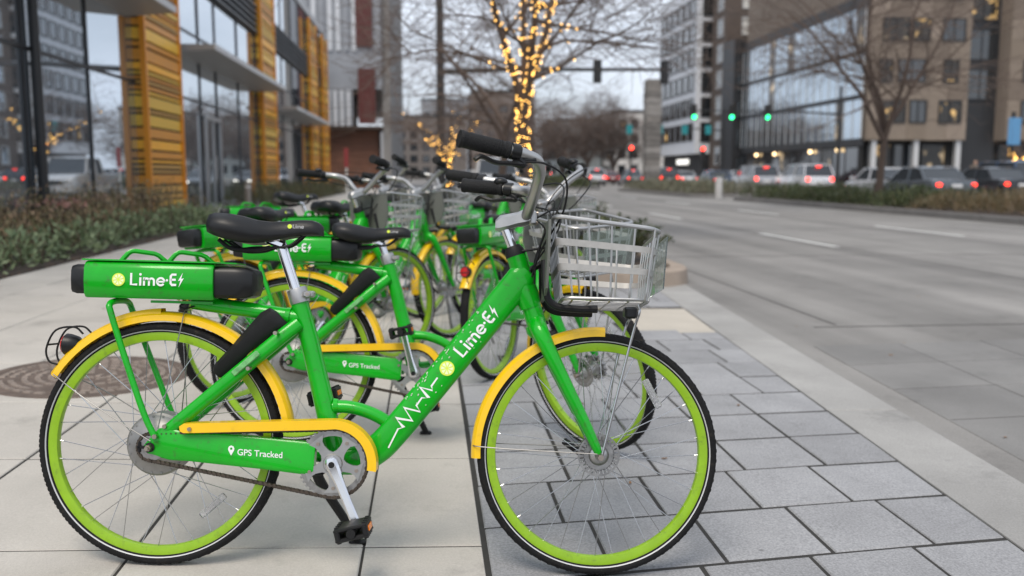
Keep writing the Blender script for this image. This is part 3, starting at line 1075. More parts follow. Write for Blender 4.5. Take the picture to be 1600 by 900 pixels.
pan = [(-.02, .97), (-.15, .955), (-.155, .86), (-.12, .775), (-.05, .755), (.05, .755), (.12, .775), (.155, .86), (.15, .955), (.02, .97)]
vs = [bt((1.050 - (z_ - .75) * -.02, y_, z_)) for y_, z_ in pan] + [bt((1.043 - (z_ - .75) * -.02, y_, z_)) for y_, z_ in pan]
n_ = len(pan)
f.add(vs, [tuple(range(n_)), tuple(range(2 * n_ - 1, n_ - 1, -1))] + [(k, (k + 1) % n_, n_ + (k + 1) % n_, n_ + k) for k in range(n_)])
sub(d_bk, 'back_panel', f, M_panelg)
f = MB()
f.tube(spline([bt((1.045, -.05, .86)), bt((1.05, -.06, .77)), bt((1.075, -.06, .735)), bt((1.13, -.06, .728)), bt((1.19, -.06, .728))], 5), .0105, 10)
f.tube(spline([bt((1.045, .05, .86)), bt((1.05, .06, .77)), bt((1.075, .06, .735)), bt((1.13, .06, .728)), bt((1.19, .06, .728))], 5), .0105, 10)
f.tube([(.995, 0, .83), (1.04, 0, .86)], .009, 8)
f.tube([(.965, -.012, .888), (1.05, -.03, .902)], .0035, 8)
sub(d_bk, 'bracket', f, M_black)
f = MB()
for s_ in (-1, 1):
    f.tube(spline([bt((1.30, s_ * .07, ZB - .004)), bt((1.302, s_ * .075, .72)), (1.285, s_ * .075, .66), (1.22, s_ * .068, .37), (WB + .004, s_ * .066, WR)], 5), .0038, 8)
sub(d_bk, 'strut', f, M_spoke)
f = MB()
f.rbox(bt((1.285, -.03, .724)), (.036, .045, .032), .006)
sub(d_bk, 'head_lamp', f, M_gloss)
# cables
f = MB()
f.tube(spline([tl((.965, -.255, 1.088)), tl((1.03, -.25, 1.085)), tl((1.085, -.20, 1.055)), (1.085, -.13, .99), (1.045, -.07, .915), (1.022, -.045, .86), (1.02, -.03, .80)], 7), .0028, 7)
f.tube(spline([tl((.965, .255, 1.088)), tl((1.03, .25, 1.06)), tl((1.07, .20, 1.04)), (1.075, .12, .98), (1.04, .05, .92), (1.02, .035, .84), (1.03, .05, .70)], 7), .0028, 7)
f.tube(spline([(1.02, -.02, .98), (1.045, -.03, .95), (1.032, -.03, .90), (1.012, -.028, .82)], 6), .0024, 6)
part('cable', f, M_black, 'front')
f = MB()
f.tube(spline([tl((.95, .262, 1.095)), tl((1.06, .20, 1.12)), tl((1.10, .06, 1.09)), (1.085, -.03, 1.02), (1.04, -.035, .93), (1.018, -.03, .85)], 7), .0026, 7)
part('cable', f, M_black, 'front')
f = MB()
f.tube(spline([(1.02, .01, .985), (1.075, .0, 1.01), (1.085, -.02, .96), (1.035, -.032, .88), (1.005, -.03, .835)], 7), .0026, 7)
part('cable', f, M_black, 'front')

AX0 = Vector((1.0, 0, .78))
AXD = Vector((-.31, 0, .95)).normalized()
def make_bike(x, y, yaw, lean, steer, seat=0.0, crank=0.0, label='', z=None, sticker=False):
    root = bpy.data.objects.new('share_bike', None)
    SC.collection.objects.link(root)
    ez = Vector((KS, 0, 1)).normalized()
    ex = Vector((math.cos(yaw), math.sin(yaw), 0))
    ex = (ex - ez * ex.dot(ez)).normalized()
    eh = ez.cross(ex)
    ey = eh * math.cos(lean) - ez * math.sin(lean)
    ezl = eh * math.sin(lean) + ez * math.cos(lean)
    # only pure rotation: lift by the tyre's half width on the leaning side
    M = Matrix(((ex.x, ey.x, ezl.x, x), (ex.y, ey.y, ezl.y, y), (ex.z, ey.z, ezl.z, gz(x) if z is None else z), (0, 0, 0, 1)))
    root.matrix_world = M
    S = Matrix.Translation(AX0) @ Matrix.Rotation(steer, 4, AXD) @ Matrix.Translation(-AX0)
    C = Matrix.Translation((BBX, 0, BBZ)) @ Matrix.Rotation(crank, 4, 'Y') @ Matrix.Translation((-BBX, 0, -BBZ))
    for d in PARTS:
        o = link(d['name'], d['mesh'], root)
        g = d['grp']
        if g == 'front':
            o.matrix_local = S
        elif g == 'seat':
            o.matrix_local = Matrix.Translation(Vector((.30, 0, -.94)).normalized() * seat)
        elif g == 'crank':
            o.matrix_local = C
        elif g.startswith('pedal'):
            p = C @ Vector((BBX, 0, BBZ + (-.172 if g == 'pedal_r' else .172)))
            o.matrix_local = Matrix.Translation((p.x, 0, p.z)) @ Matrix.Rotation(-.25, 4, 'Y')
        if d['label']:
            o['label'] = d['label']
        if d['name'] == 'chain':
            o['kind'] = 'stuff'
        for nm, me_ in d['subs']:
            q = link(nm, me_, o)
            if nm in ('spokes', 'wire', 'paint_chips'):
                q['kind'] = 'stuff'
        if d['name'] == 'battery_box' and sticker:
            s_ = MB()
            s_.bbox((.030, -.0768, .775), (.125, -.0752, .815))
            q = link('sticker', s_.mesh('sticker', M_blue), o)
            s_ = MB()
            s_.bbox((.038, -.0776, .790), (.117, -.0770, .800))
            link('sticker_band', s_.mesh('sticker_band', M_cream), o)
    tag(root, label, 'bicycle', 'parked share bikes on the sidewalk')
    return root
def c2w(X, Y):
    a = R(5.2)
    return X * math.cos(a) + Y * math.sin(a), -X * math.sin(a) + Y * math.cos(a)
BY = -0.085
x_, y_ = c2w(-.9789, 2.4188)
make_bike(x_, y_, BY, .1353, R(1.5), 0, R(-25), 'green share bike leaning on its kickstand across the joint between sidewalk slabs and grey pavers')
# ------------------------------------------------------------------ ground
RZ = -0.062                      # road level
M_joint = mat('joint_dirt', (.028, .026, .023), .95, var=.3, scale=20)
M_slab = paving_mat('sidewalk_concrete', (.45, .424, .385), .12, .05, .08, 1.4, .32)
M_paver = paving_mat('paver_concrete', (.285, .286, .294), .11, .10, .26, 3.0, .25)
M_curb = paving_mat('curb_concrete', (.325, .318, .305), .16, .06, .14, 1.3, .40)
M_road = paving_mat('road_concrete', (.235, .226, .214), .16, .03, .12, .6, .38, .34)
M_panel = paving_mat('road_panel_concrete', (.205, .20, .193), .16, .07, .12, 1.2, .34, .15)
M_tan = paving_mat('tan_concrete', (.47, .43, .37), .08, .04, .08, 3, .15)
M_soil = mat('soil', (.045, .032, .024), .95, var=.4, scale=12, bump=.6, bscale=30)
M_paint = mat('road_paint', (.62, .62, .60), .7, var=.2, scale=8, dirt=.4)

def sheet(name, pts, m, z=None, kind='structure'):
    f = MB()
    f.add([(p[0], p[1], (p[2] if len(p) > 2 else z)) for p in pts], [tuple(range(len(pts)))])
    o = f.build(name, m, None, 0)
    tag(o, kind=kind)
    return o
ter = sheet('ground', [(-400, -60), (600, -60), (600, 1200), (-400, 1200)], mat('far_ground', (.16, .15, .14), .9, var=.2, scale=.2), -.30)
road = sheet('road', [(2.0, -30), (75, -30), (75, 420), (2.0, 420)], M_road, RZ)
swk = sheet('sidewalk', [(-14, -12, gz(-14) - .0048), (2.3, -12, gz(2.3) - .0048), (2.3, 64, gz(2.3) - .0048), (-14, 64, gz(-14) - .0048)], M_joint)
swk2 = sheet('far_sidewalk', [(26.5, -20), (60, -20), (60, 68), (26.5, 68)], M_curb, RZ + .13)

def piece(name, parent, poly, m, th=.04, ch=.004, dz=0.0, zf=gz):
    """a paving piece with a small arris; poly in plan, counter-clockwise"""
    cx = sum(p[0] for p in poly) / len(poly)
    cy = sum(p[1] for p in poly) / len(poly)
    def ins(p, d):
        vx, vy = cx - p[0], cy - p[1]
        l = math.hypot(vx, vy)
        return (p[0] + vx / l * d * 1.4, p[1] + vy / l * d * 1.4)
    f = MB()
    r0 = [(p[0], p[1], zf(p[0]) - th + dz) for p in poly]
    r1 = [(p[0], p[1], zf(p[0]) - ch + dz) for p in poly]
    r2 = [(*ins(p, ch), 0) for p in poly]
    r2 = [(p[0], p[1], zf(p[0]) + dz) for p in r2]
    f.loft([r0, r1, r2])
    return f.build(name, m, parent, 0)

random.seed(5)
# sidewalk slabs, 0.65 x 0.85 m
ys = [2.60 + .85 * k for k in range(-2, 23)]
xs = [.150, -.20, -.85, -1.50, -2.15, -2.80, -3.45, -4.02]
MHX, MHY, MHR = -1.77, 4.86, .50
for j, y0 in enumerate(ys[:-1]):
    for i in range(len(xs) - 1):
        xr, xl = xs[i], xs[i + 1]
        g = .0035 if i != 2 else .006
        piece('slab', swk, [(xl + g, y0 + .0045), (xr - g, y0 + .0045), (xr - g, y0 + .8455), (xl + g, y0 + .8455)], M_slab, dz=random.uniform(-.0015, .0015))
rest = sheet('far_sidewalk_slab', [(-9, 21.3, gz(-9) - .001), (1.3, 21.3, gz(1.3) - .001), (1.3, 63.9, gz(1.3) - .001), (-9, 63.9, gz(-9) - .001)], M_slab)
rest2 = sheet('sidewalk_slab_strip', [(.16, 8.95, gz(.16) - .001), (1.28, 8.95, gz(1.28) - .001), (1.28, 21.3, gz(1.28) - .001), (.16, 21.3, gz(.16) - .001)], M_slab)
# pavers, running bond with the rows slightly skewed
def edge(y):
    return 1.81 + (y - 2.65) * .076
SK = .165
row = 0
yy = 1.15
while yy < 8.6:
    x = .158
    first = random.choice((.345, .19, .26))
    xr = edge(yy + .2)
    while x < xr - .05:
        w = first if first else .348
        first = None
        x2 = min(x + w, xr)
        if xr - x2 < .09:
            x2 = xr
        g = .0050
        p = [(x + g, yy + SK * (x + g) + .0072), (x2 - g, yy + SK * (x2 - g) + .0072), (x2 - g, yy + .39 + SK * (x2 - g) - .0072), (x + g, yy + .39 + SK * (x + g) - .0072)]
        if x2 == xr:
            p[1] = (edge(p[1][1]) - g, p[1][1])
            p[2] = (edge(p[2][1]) - g, p[2][1])
        if not (x > 1.35 and 6.3 < p[0][1] < 7.6):
            piece('paver', swk, p, M_paver, dz=random.uniform(-.0025, .002), ch=.005)
        x = x2
    yy += .39
    row += 1
piece('tan_pad', swk, [(1.46, 6.36), (edge(6.4) - .01, 6.42), (edge(7.6) - .01, 7.62), (1.46, 7.56)], M_tan, dz=.001)
# flush curb band between pavers and road
k0 = 0
for y0 in [-1.5 + 1.9 * k for k in range(6)]:
    a, b = y0 + .004, y0 + 1.896
    piece('curb_stone', road, [(edge(a), a), (edge(a) + .36, a), (edge(b) + .36, b), (edge(b), b)], M_curb, th=.05, ch=.006, dz=0.0, zf=lambda x: gz(x) + .001)
# road panels beside the curb
sheet('road_panel_bed', [(edge(2.6) + .40, .95), (edge(2.6) + .40 + 4.93, 1.35), (edge(2.6 + 4.9) + .40 + 4.90, 6.20), (edge(2.6 + 4.9) + .42, 5.82)], M_joint, RZ + .0016)
for i in range(8):
    for j in range(8):
        x0 = edge(2.6 + .62 * j) + .385 + .62 * i
        y0 = .9 + .62 * j + .05 * i
        zz = lambda x: RZ + .004
        piece('road_panel', road, [(x0 + .003, y0 + .005), (x0 + .617, y0 + .055), (x0 + .617 + .047, y0 + .665), (x0 + .050, y0 + .615)], M_panel, th=.01, ch=.003, dz=random.uniform(-.0005, .0012), zf=zz)
# pour joints and lane paint
f = MB()
for y0 in (6.6, 12.5, 18.5, 25, 32, 40, 50, 60):
    f.bbox((2.9, y0, RZ + .0005), (13.2, y0 + .02, RZ + .0032))
for x0 in (3.1, 6.55, 10.0):
    f.bbox((x0, 6.7, RZ + .0005), (x0 + .02, 90, RZ + .0030))
o = f.build('road_joint', mat('road_joint_tar', (.085, .08, .075), .9), road, 0); o['kind'] = 'stuff'
for lx in (6.4, 9.85):
    for k in range(7):
        y0 = 14.0 + 9.2 * k + (2.2 if lx > 7 else 0)
        f = MB()
        f.bbox((lx - .06 + y0 * .004, y0, RZ + .0040), (lx + .06 + y0 * .004, y0 + 3.4, RZ + .0065))
        f.build('lane_dash', M_paint, road, 0)
# manhole
mh = empty('manhole_cover', (MHX, MHY, gz(MHX)), 0)
mh.rotation_euler = (0, math.atan(KS), 0)
M_iron = mat('rusty_iron', (.13, .098, .080), .75, .1, var=.35, scale=9, bump=.4, bscale=120)
f = MB()
f.lathe([(0, .003), (.44, .003), (.445, .0035), (.447, .0012)], (0, 0, 0), 'z', 56)
f.build('cover', M_iron, mh)
f = MB()
f.lathe([(.449, .0012), (.452, .0045), (.498, .0045), (.502, .0005)], (0, 0, 0), 'z', 56)
f.build('frame_ring', M_iron, mh)
f = MB()
M_stud = mat('iron_stud', (.24, .195, .165), .6, .1, var=.3, scale=30)
for r_ in (.06, .12, .18, .24, .30, .36, .41):
    n = max(6, int(r_ * 2 * math.pi / .062))
    for k in range(n):
        a = 2 * math.pi * (k + (r_ * 13 % 1)) / n
        if random.random() < .12:
            continue
        f.box((r_ * math.cos(a), r_ * math.sin(a), .0055), (.030, .050, .006), Matrix.Rotation(a, 3, 'Z'), .8)
o = f.build('tread_studs', M_stud, mh); o['kind'] = 'stuff'
tag(mh, 'round rusty brown manhole cover set in the concrete slabs', 'manhole cover')

# litter on the paving
M_leaf = mat('dead_leaf', (.22, .11, .04), .8, var=.4, scale=60)
lv = MB()
for k in range(46):
    x, y = random.choice(((random.uniform(-3.9, .1), random.uniform(3, 12)), (random.uniform(.2, 1.9), random.uniform(2, 8)), (random.uniform(2.4, 6), random.uniform(3, 9))))
    z = (gz(x) if x < 2.2 else RZ + .004) + .003
    a = random.uniform(0, 6.3)
    s = random.uniform(.006, .022)
    c_, s_ = math.cos(a), math.sin(a)
    P = [(-1, 0, 0), (-.3, -.4, .12), (.5, -.3, .1), (1, 0, .25), (.4, .35, .1), (-.4, .35, .15)]
    lv.add([(x + (p[0] * c_ - p[1] * s_) * s, y + (p[0] * s_ + p[1] * c_) * s, z + p[2] * s) for p in P], [(0, 1, 2, 3, 4, 5)])
for k in range(170):
    x, y = -4.03 + random.gauss(0, .07), random.uniform(5, 19)
    z = gz(x) + .016
    a = random.uniform(0, 6.3)
    s = random.uniform(.012, .032)
    c_, s_ = math.cos(a), math.sin(a)
    lv.add([(x + (p[0] * c_ - p[1] * s_) * s, y + (p[0] * s_ + p[1] * c_) * s, z + p[2] * s) for p in P], [(0, 1, 2, 3, 4, 5)])
o = lv.build('fallen_leaves', M_leaf)
tag(o, 'small brown dead leaves scattered over the paving', 'leaves', kind='stuff')

# planting bed on the left and the kerbed island on the right
bed = sheet('planting_bed', [(-6.45, 2, .125), (-4.02, 2, gz(-4.02) + .012), (-4.02, 20.4, gz(-4.02) + .012), (-6.45, 20.4, .125)], M_soil)
bed2 = sheet('planting_bed_beyond_path', [(-5.9, 26, .14), (-4.3, 26, .135), (-4.3, 52, .135), (-5.9, 52, .14)], M_soil)
def island(name, x0, x1, y0, y1, h, z0, rc, m=M_curb):
    pts = []
    for cx, cy, a0 in ((x1 - rc, y0 + rc, 270), (x1 - rc, y1 - rc, 0), (x0 + rc, y1 - rc, 90), (x0 + rc, y0 + rc, 180)):
        for k in range(9):
            a = R(a0 + 90 * k / 8)
            pts.append((cx + rc * math.cos(a), cy + rc * math.sin(a)))
    def off(d):
        cx, cy = (x0 + x1) / 2, (y0 + y1) / 2
        out = []
        for p in pts:
            sx = 1 - d / ((x1 - x0) / 2)
            sy = 1 - d / ((y1 - y0) / 2)
            out.append((cx + (p[0] - cx) * sx, cy + (p[1] - cy) * sy))
        return out
    rings = []
    for d, z in ((-.01, z0), (0, z0 + h - .02), (.02, z0 + h), (.15, z0 + h), (.155, z0 + h - .03)):
        rings.append([(p[0], p[1], z) for p in off(d)])
    f = MB()
    f.loft(rings, caps=False)
    o = tag(f.build(name, m), kind='structure')
    f = MB()
    f.add([(p[0], p[1], z0 + h - .03) for p in off(.15)], [tuple(range(len(pts)))])
    f.build('soil', M_soil, o, 0)
    return o
island('island_kerb', 1.30, 2.78, 9.1, 30, .17, RZ, .62, paving_mat('brown_kerb', (.33, .27, .22), .12, .03, .08, 3, .3))
island('median_kerb', 13.4, 17.2, 6, 40.5, .17, RZ, 1.2, paving_mat('dark_kerb', (.17, .165, .16), .15, .03, .08, 1, .3))
island('median_kerb_beyond_gap', 12.9, 17.0, 44, 63, .17, RZ, 1.2, paving_mat('dark_kerb', (.17, .165, .16)))
island('median_kerb_far', 9.2, 13.0, 68, 100, .17, RZ, 1.2, paving_mat('dark_kerb', (.17, .165, .16)))

# ------------------------------------------------------------------ plants
def leaf_mat(name, a, b):
    if name in MAT:
        return MAT[name]
    m = bpy.data.materials.new(name)
    m.use_nodes = True
    nt = m.node_tree
    bs = nt.nodes['Principled BSDF']
    bs.inputs['Roughness'].default_value = .5
    ge = nt.nodes.new('ShaderNodeNewGeometry')
    rp = nt.nodes.new('ShaderNodeValToRGB')
    rp.color_ramp.elements[0].color = (*a, 1)
    rp.color_ramp.elements[1].color = (*b, 1)
    nt.links.new(ge.outputs['Random Per Island'], rp.inputs['Fac'])
    nt.links.new(rp.outputs['Color'], bs.inputs['Base Color'])
    MAT[name] = m
    return m
def leafy(mb, c, size, n, l0, w0, up=.4, rnd=random):
    """n little pointed leaves spread through an uneven mound"""
    for k in range(n):
        while True:
            p = Vector((rnd.uniform(-1, 1), rnd.uniform(-1, 1), rnd.uniform(0, 1)))
            q = p.x * p.x + p.y * p.y + p.z * p.z
            if .25 < q < 1:
                break
        o = Vector((c[0] + p.x * size[0], c[1] + p.y * size[1], c[2] + p.z * size[2]))
        d = (Vector((p.x, p.y, p.z * .8 + up)) + Vector((rnd.gauss(0, .5), rnd.gauss(0, .5), rnd.gauss(0, .4)))).normalized()
        s = d.cross(Vector((rnd.gauss(0, 1), rnd.gauss(0, 1), rnd.gauss(0, 1)))).normalized()
        l = l0 * rnd.uniform(.6, 1.3)
        w = w0 * rnd.uniform(.7, 1.2)
        b = len(mb.v)
        mb.v += [tuple(o), tuple(o + d * l * .5 + s * w), tuple(o + d * l), tuple(o + d * l * .5 - s * w)]
        mb.f.append((b, b + 1, b + 2, b + 3))
def hedge(name, label, x0, x1, y0, y1, h, z, mtl, step, n, l0, w0, up=.4, cat='shrub', seed=1, group=None, hv=.3):
    rnd = random.Random(seed)
    f = MB()
    st = MB()
    ny = max(1, int((y1 - y0) / step))
    nx = max(1, int((x1 - x0) / step))
    for i in range(nx):
        for j in range(ny):
            c = (x0 + (i + .5) * (x1 - x0) / nx + rnd.uniform(-.3, .3) * step, y0 + (j + .5) * (y1 - y0) / ny + rnd.uniform(-.3, .3) * step, z)
            hh = h * rnd.uniform(1 - hv, 1 + hv)
            leafy(f, c, (step * .8, step * .8, hh), n, l0, w0, up, rnd)
            for q in range(3):
                st.tube([(c[0], c[1], z - .02), (c[0] + rnd.uniform(-.3, .3) * step, c[1] + rnd.uniform(-.3, .3) * step, z + hh * .8)], .008, 3, caps=False)
    root = empty(name, ((x0 + x1) / 2, (y0 + y1) / 2, z))
    for mb in (f, st):
        mb.v = [(a - root.location.x, b - root.location.y, c - root.location.z) for a, b, c in mb.v]
    f.build('foliage', mtl, root, 0)
    st.build('stems', mat('twig_bark', (.10, .07, .05), .9), root, 0)['kind'] = 'stuff'
    tag(root, label, cat, group)
    return root
L_low = leaf_mat('low_shrub_leaf', (.085, .135, .060), (.25, .31, .16))
L_brn = leaf_mat('winter_shrub_leaf', (.13, .14, .05), (.38, .24, .14))
L_pnk = leaf_mat('pink_tip_leaf', (.35, .12, .09), (.55, .30, .25))
L_dk = leaf_mat('juniper_leaf', (.026, .048, .016), (.085, .095, .030))
L_dry = leaf_mat('dry_grass_leaf', (.15, .10, .05), (.26, .20, .10))
L_gry = leaf_mat('grey_shrub_leaf', (.10, .11, .075), (.20, .19, .12))
hedge('low_shrub_border', 'low border of glossy dark green leaves edging the sidewalk', -4.75, -4.12, 2.5, 20.2, .36, .12, L_low, .36, 120, .085, .017, .3, seed=3)
hedge('winter_shrub_hedge', 'bushy hedge with small reddish brown winter leaves below the tinted glass front', -6.35, -4.6, 2.5, 20.0, .60, .13, L_brn, .42, 230, .050, .012, .6, seed=4, hv=.5)
f = MB()
rnd = random.Random(8)
for cx, cy in ((-5.6, 10.8), (-5.3, 11.2), (-5.7, 13.6), (-4.9, 12.6), (-4.8, 12.9), (-5.8, 9.8), (-5.9, 9.2), (-5.4, 14.6), (-5.5, 16), (-5.8, 12.2)):
    leafy(f, (cx, cy, .62), (.20, .26, .14), 46, .035, .013, .8, rnd)
o = f.build('flower_cluster', L_pnk, None, 0)
tag(o, 'faded pink blossoms on top of the reddish brown hedge', 'flowers', kind='stuff')
hedge('low_hedge', 'low hedge beyond the path, at the foot of the ochre slatted columns', -5.75, -4.35, 26, 51, .62, .14, leaf_mat('mixed_hedge_leaf', (.035, .06, .02), (.15, .13, .055)), .6, 170, .07, .018, .5, seed=6)
for k, (jx, jy, s) in enumerate(((2.1, 10.6, .62), (1.9, 12.2, .55), (2.2, 14.1, .6), (2.0, 18.5, .55), (2.1, 21.5, .6), (2.0, 25, .6))):
    f = MB()
    rnd = random.Random(30 + k)
    st = MB()
    for q in range(64):
        a = rnd.uniform(0, 6.28)
        l = s * rnd.uniform(.7, 1.25)
        d = Vector((math.cos(a), math.sin(a), rnd.uniform(.25, 1.1))).normalized()
        p0 = Vector((0, 0, .02)); p1 = p0 + d * l
        st.tube([p0, p1], .006, 3, caps=False)
        for t in range(40):
            u = rnd.uniform(.25, 1.05)
            o_ = p0 + d * l * u
            leafy(f, tuple(o_ - Vector((0, 0, .01))), (.035, .035, .03), 3, .060, .011, .5, rnd)
    root = empty('juniper_bush', (jx, jy, RZ + .14))
    f.build('foliage', L_dk, root, 0)
    st.build('stems', mat('twig_bark', (.10, .07, .05), .9), root, 0)['kind'] = 'stuff'
    tag(root, 'spreading dark olive juniper bush on the brown kerbed island', 'bush', 'junipers on the island')
# median planting
Z2 = RZ + .14
hedge('median_hedge', 'clipped dark green hedge on the median beside the bare tree', 14.0, 16.6, 25.6, 40, .56, Z2, L_dk, .8, 330, .10, .024, .5, seed=11)
hedge('ornamental_grass', 'dry tan and green grasses on the median in front of the stopped cars', 13.9, 16.8, 7, 25.2, .42, Z2, leaf_mat('mixed_grass_leaf', (.05, .06, .025), (.23, .15, .08)), .7, 260, .20, .008, 1.4, cat='grass', seed=12, hv=.5)
hedge('median_shrubs', 'pale grey green shrubs on the median beyond the gap, around the stone pillar', 13.4, 16.6, 44.6, 62.4, .75, Z2, L_gry, .9, 200, .14, .022, .6, seed=13)
hedge('median_shrubs', 'dark low shrubs on the far median strip beyond the pillar', 9.7, 12.6, 68.6, 99, .8, Z2, L_dk, 1.2, 160, .2, .05, .5, seed=14)

# ------------------------------------------------------------------ bare trees
M_bark = mat('grey_brown_bark', (.085, .062, .050), .9, var=.3, scale=20, bump=.5, bscale=60)
M_twig = mat('twig_brown', (.12, .088, .072), .9)
M_fartwig = mat('far_twig_hazed', (.15, .115, .10), .9)  # paler than the near twigs: mild distance haze mixed into the brown
M_bulb = mat('warm_bulb', (1.0, .53, .11), .4, emit=6)
def bare_tree(name, label, loc, hgt, r0, fork, nlead, seed, dens=1.0, lights=None, group=None, lead_len=3.4, spread=.6, levels=4, flat=.45, rmin=.004, tm=None):
    rnd = random.Random(seed)
    root = empty(name, loc)
    tr, br = MB(), MB()
    lp = []
    def path(p, d, L, n, wob, lift):
        out = [Vector(p)]
        d = d.normalized()
        for i in range(n):
            d = (d + Vector((rnd.gauss(0, wob), rnd.gauss(0, wob), rnd.gauss(0, wob) + lift))).normalized()
            out.append(out[-1] + d * (L / n))
        return out
    def grow(p, d, L, r, lev):
        n = 6 if lev < 3 else (4 if lev == 3 else 3)
        pts = path(p, d, L, n, .16 if lev > 1 else .10, .03 if lev < 2 else (.0 if lev < 4 else -.03))
        rr = [max(rmin, r * (1 - .72 * i / n)) for i in range(n + 1)]
        (tr if lev == 0 else br).tube(pts, rr, 9 if lev < 2 else (5 if lev < 3 else 3), caps=False)
        lp.append((lev, pts, rr))
        if lev >= levels:
            return
        cnt = int({1: 8, 2: 8, 3: 7}.get(lev, 6) * dens)
        for k in range(cnt):
            t = rnd.uniform(.18, .98)
            i = min(n - 1, int(t * n))
            q = pts[i].lerp(pts[i + 1], t * n - i)
            dd = (pts[i + 1] - pts[i]).normalized()
            side = dd.cross(Vector((rnd.gauss(0, 1), rnd.gauss(0, 1), rnd.gauss(0, 1)))).normalized()
            nd = dd * .55 + side * .9
            nd.z = nd.z * flat + .12
            grow(q, nd, L * (rnd.uniform(.5, .85) if lev == 1 else rnd.uniform(.38, .62)), max(rmin, rr[i] * .5), lev + 1)
    trunk = path((0, 0, -.05), Vector((0, 0, 1)), fork + .05, 6, .025, .05)
    tr.tube(trunk, [r0 * (1.25 - .1 * i if i < 2 else 1.05 - .05 * i) for i in range(7)], 12, caps=False)
    lp.append((0, trunk, [r0] * 7))
    for k in range(nlead):
        a = 2 * math.pi * k / nlead + rnd.uniform(-.4, .4)
        d = Vector((math.cos(a) * spread, math.sin(a) * spread, 1))
        grow(trunk[-1 - (k % 2)] , d, lead_len * rnd.uniform(.85, 1.15), r0 * .62, 1)
    tr.build('trunk', M_bark, root)
    br.build('branches', tm or M_twig, root, 0)
    tag(root, label, 'tree', group)
    if lights:
        nl, llabel, rb = lights
        lb = MB()
        cand = []
        for lev, pts, rr in lp:
            if lev > 2:
                continue
            dens_l = {0: 72, 1: 32, 2: 4.0}[lev]
            for i in range(len(pts) - 1 if lev < 1 else (len(pts) * 2 // 3 if lev == 1 else 2)):
                seg = (pts[i + 1] - pts[i])
                for q in range(int(seg.length * dens_l + rnd.random())):
                    t = rnd.random()
                    c = pts[i] + seg * t
                    a = rnd.uniform(0, 6.28)
                    u = seg.cross(Vector((1, .3, .2))).normalized()
                    w = seg.normalized().cross(u)
                    cand.append(c + (u * math.cos(a) + w * math.sin(a)) * (rr[i] + .012))
        for c in cand[:nl] if len(cand) <= nl else rnd.sample(cand, nl):
            lb.sphere(c, rb, 6, 4)
        o = lb.build('string_lights', M_bulb, None)
        o.location = loc
        tag(o, llabel, 'string lights', kind='stuff')
    return root
bare_tree('bare_street_tree', 'bare tree with trunk and limbs wrapped in warm string lights on the kerbed island', (1.72, 16.2, RZ + .12), 7, .112, 2.25, 4, 27, 1.25, (620, 'warm white string lights wound round the island tree', .0105), lead_len=4.0, spread=.42)
bare_tree('bare_street_tree', 'smaller bare tree glowing with string lights far along the sidewalk behind the dark pole', (.75, 33, gz(.75)), 6, .10, 1.8, 5, 22, .9, (170, 'warm string lights in the smaller tree behind the dark pole', .016), lead_len=2.6, spread=1.3)
bare_tree('bare_median_tree', 'bare tree rising from the median hedge in front of the tan building', (15.0, 29.6, Z2), 9, .135, 2.5, 6, 23, 1.0, None, lead_len=5.2, spread=.55)
bare_tree('bare_street_tree', 'bare leafless tree on the sidewalk edge overhanging the wide lanes', (2.0, 25.5, RZ + .12), 7, .12, 2.3, 5, 24, .9, None, lead_len=3.6, spread=.75)
for k, (tx_, ty_) in enumerate(((14.8, 72), (19, 130), (24, 138), (13, 135), (28, 138))):
    if k == 0:
        continue
    if k == 1:
        far0 = bare_tree('far_bare_tree', 'brown leafless tree in the far row at the end of the street', (tx_, ty_, RZ), 12, .25, 2.5, 7, 40, 1.0, None, 'far row of bare trees', 7.0, .55, 4, .6, .016, M_fartwig)
    else:
        r_ = far0.copy()
        SC.collection.objects.link(r_)
        r_.location = (tx_, ty_, RZ)
        r_.rotation_euler = (0, 0, k * 1.3)
        s = .85 + .12 * (k % 3)
        r_.scale = (s, s, s)
        for ch in far0.children:
            c = ch.copy()
            SC.collection.objects.link(c)
            c.parent = r_
bare_tree('small_lit_tree', 'small bare tree with string lights on the far sidewalk before the tan building', (29.0, 42.8, RZ + .13), 4, .07, 1.4, 4, 71, .6, (110, 'warm string lights on the small far sidewalk tree', .03), lead_len=1.5, spread=.8, levels=3)
# ------------------------------------------------------------------ buildings
M_cglass = mat('coated_glass', (.55, .61, .67), .012, .88)
M_dglass = mat('dark_window_glass', (.018, .022, .026), .04, 0, spec=1.0, coat=.6)
M_bglass = mat('blue_curtain_glass', (.46, .53, .59), .04, .88)
M_frame = mat('dark_window_frame', (.03, .03, .032), .45, .3)
M_lframe = mat('light_window_frame', (.55, .55, .55), .5, .2)
def lit_mat(name, warm, k):
    if name in MAT:
        return MAT[name]
    m = bpy.data.materials.new(name)
    m.use_nodes = True
    nt = m.node_tree
    b = nt.nodes['Principled BSDF']
    b.inputs['Base Color'].default_value = (.03, .028, .025, 1)
    b.inputs['Roughness'].default_value = .08
    ge = nt.nodes.new('ShaderNodeNewGeometry')
    ns = nt.nodes.new('ShaderNodeTexNoise')
    ns.inputs['Scale'].default_value = .9
    ns.inputs['Detail'].default_value = 3
    nt.links.new(ge.outputs['Position'], ns.inputs['Vector'])
    rp = nt.nodes.new('ShaderNodeValToRGB')
    rp.color_ramp.elements[0].position = .56
    rp.color_ramp.elements[0].color = (0, 0, 0, 1)
    rp.color_ramp.elements[1].position = .74
    rp.color_ramp.elements[1].color = (*warm, 1)
    nt.links.new(ns.outputs['Fac'], rp.inputs['Fac'])
    nt.links.new(rp.outputs['Color'], b.inputs['Emission Color'])
    b.inputs['Emission Strength'].default_value = k
    MAT[name] = m
    return m
M_lit = lit_mat('lit_room_window', (1.0, .62, .22), 1.3)
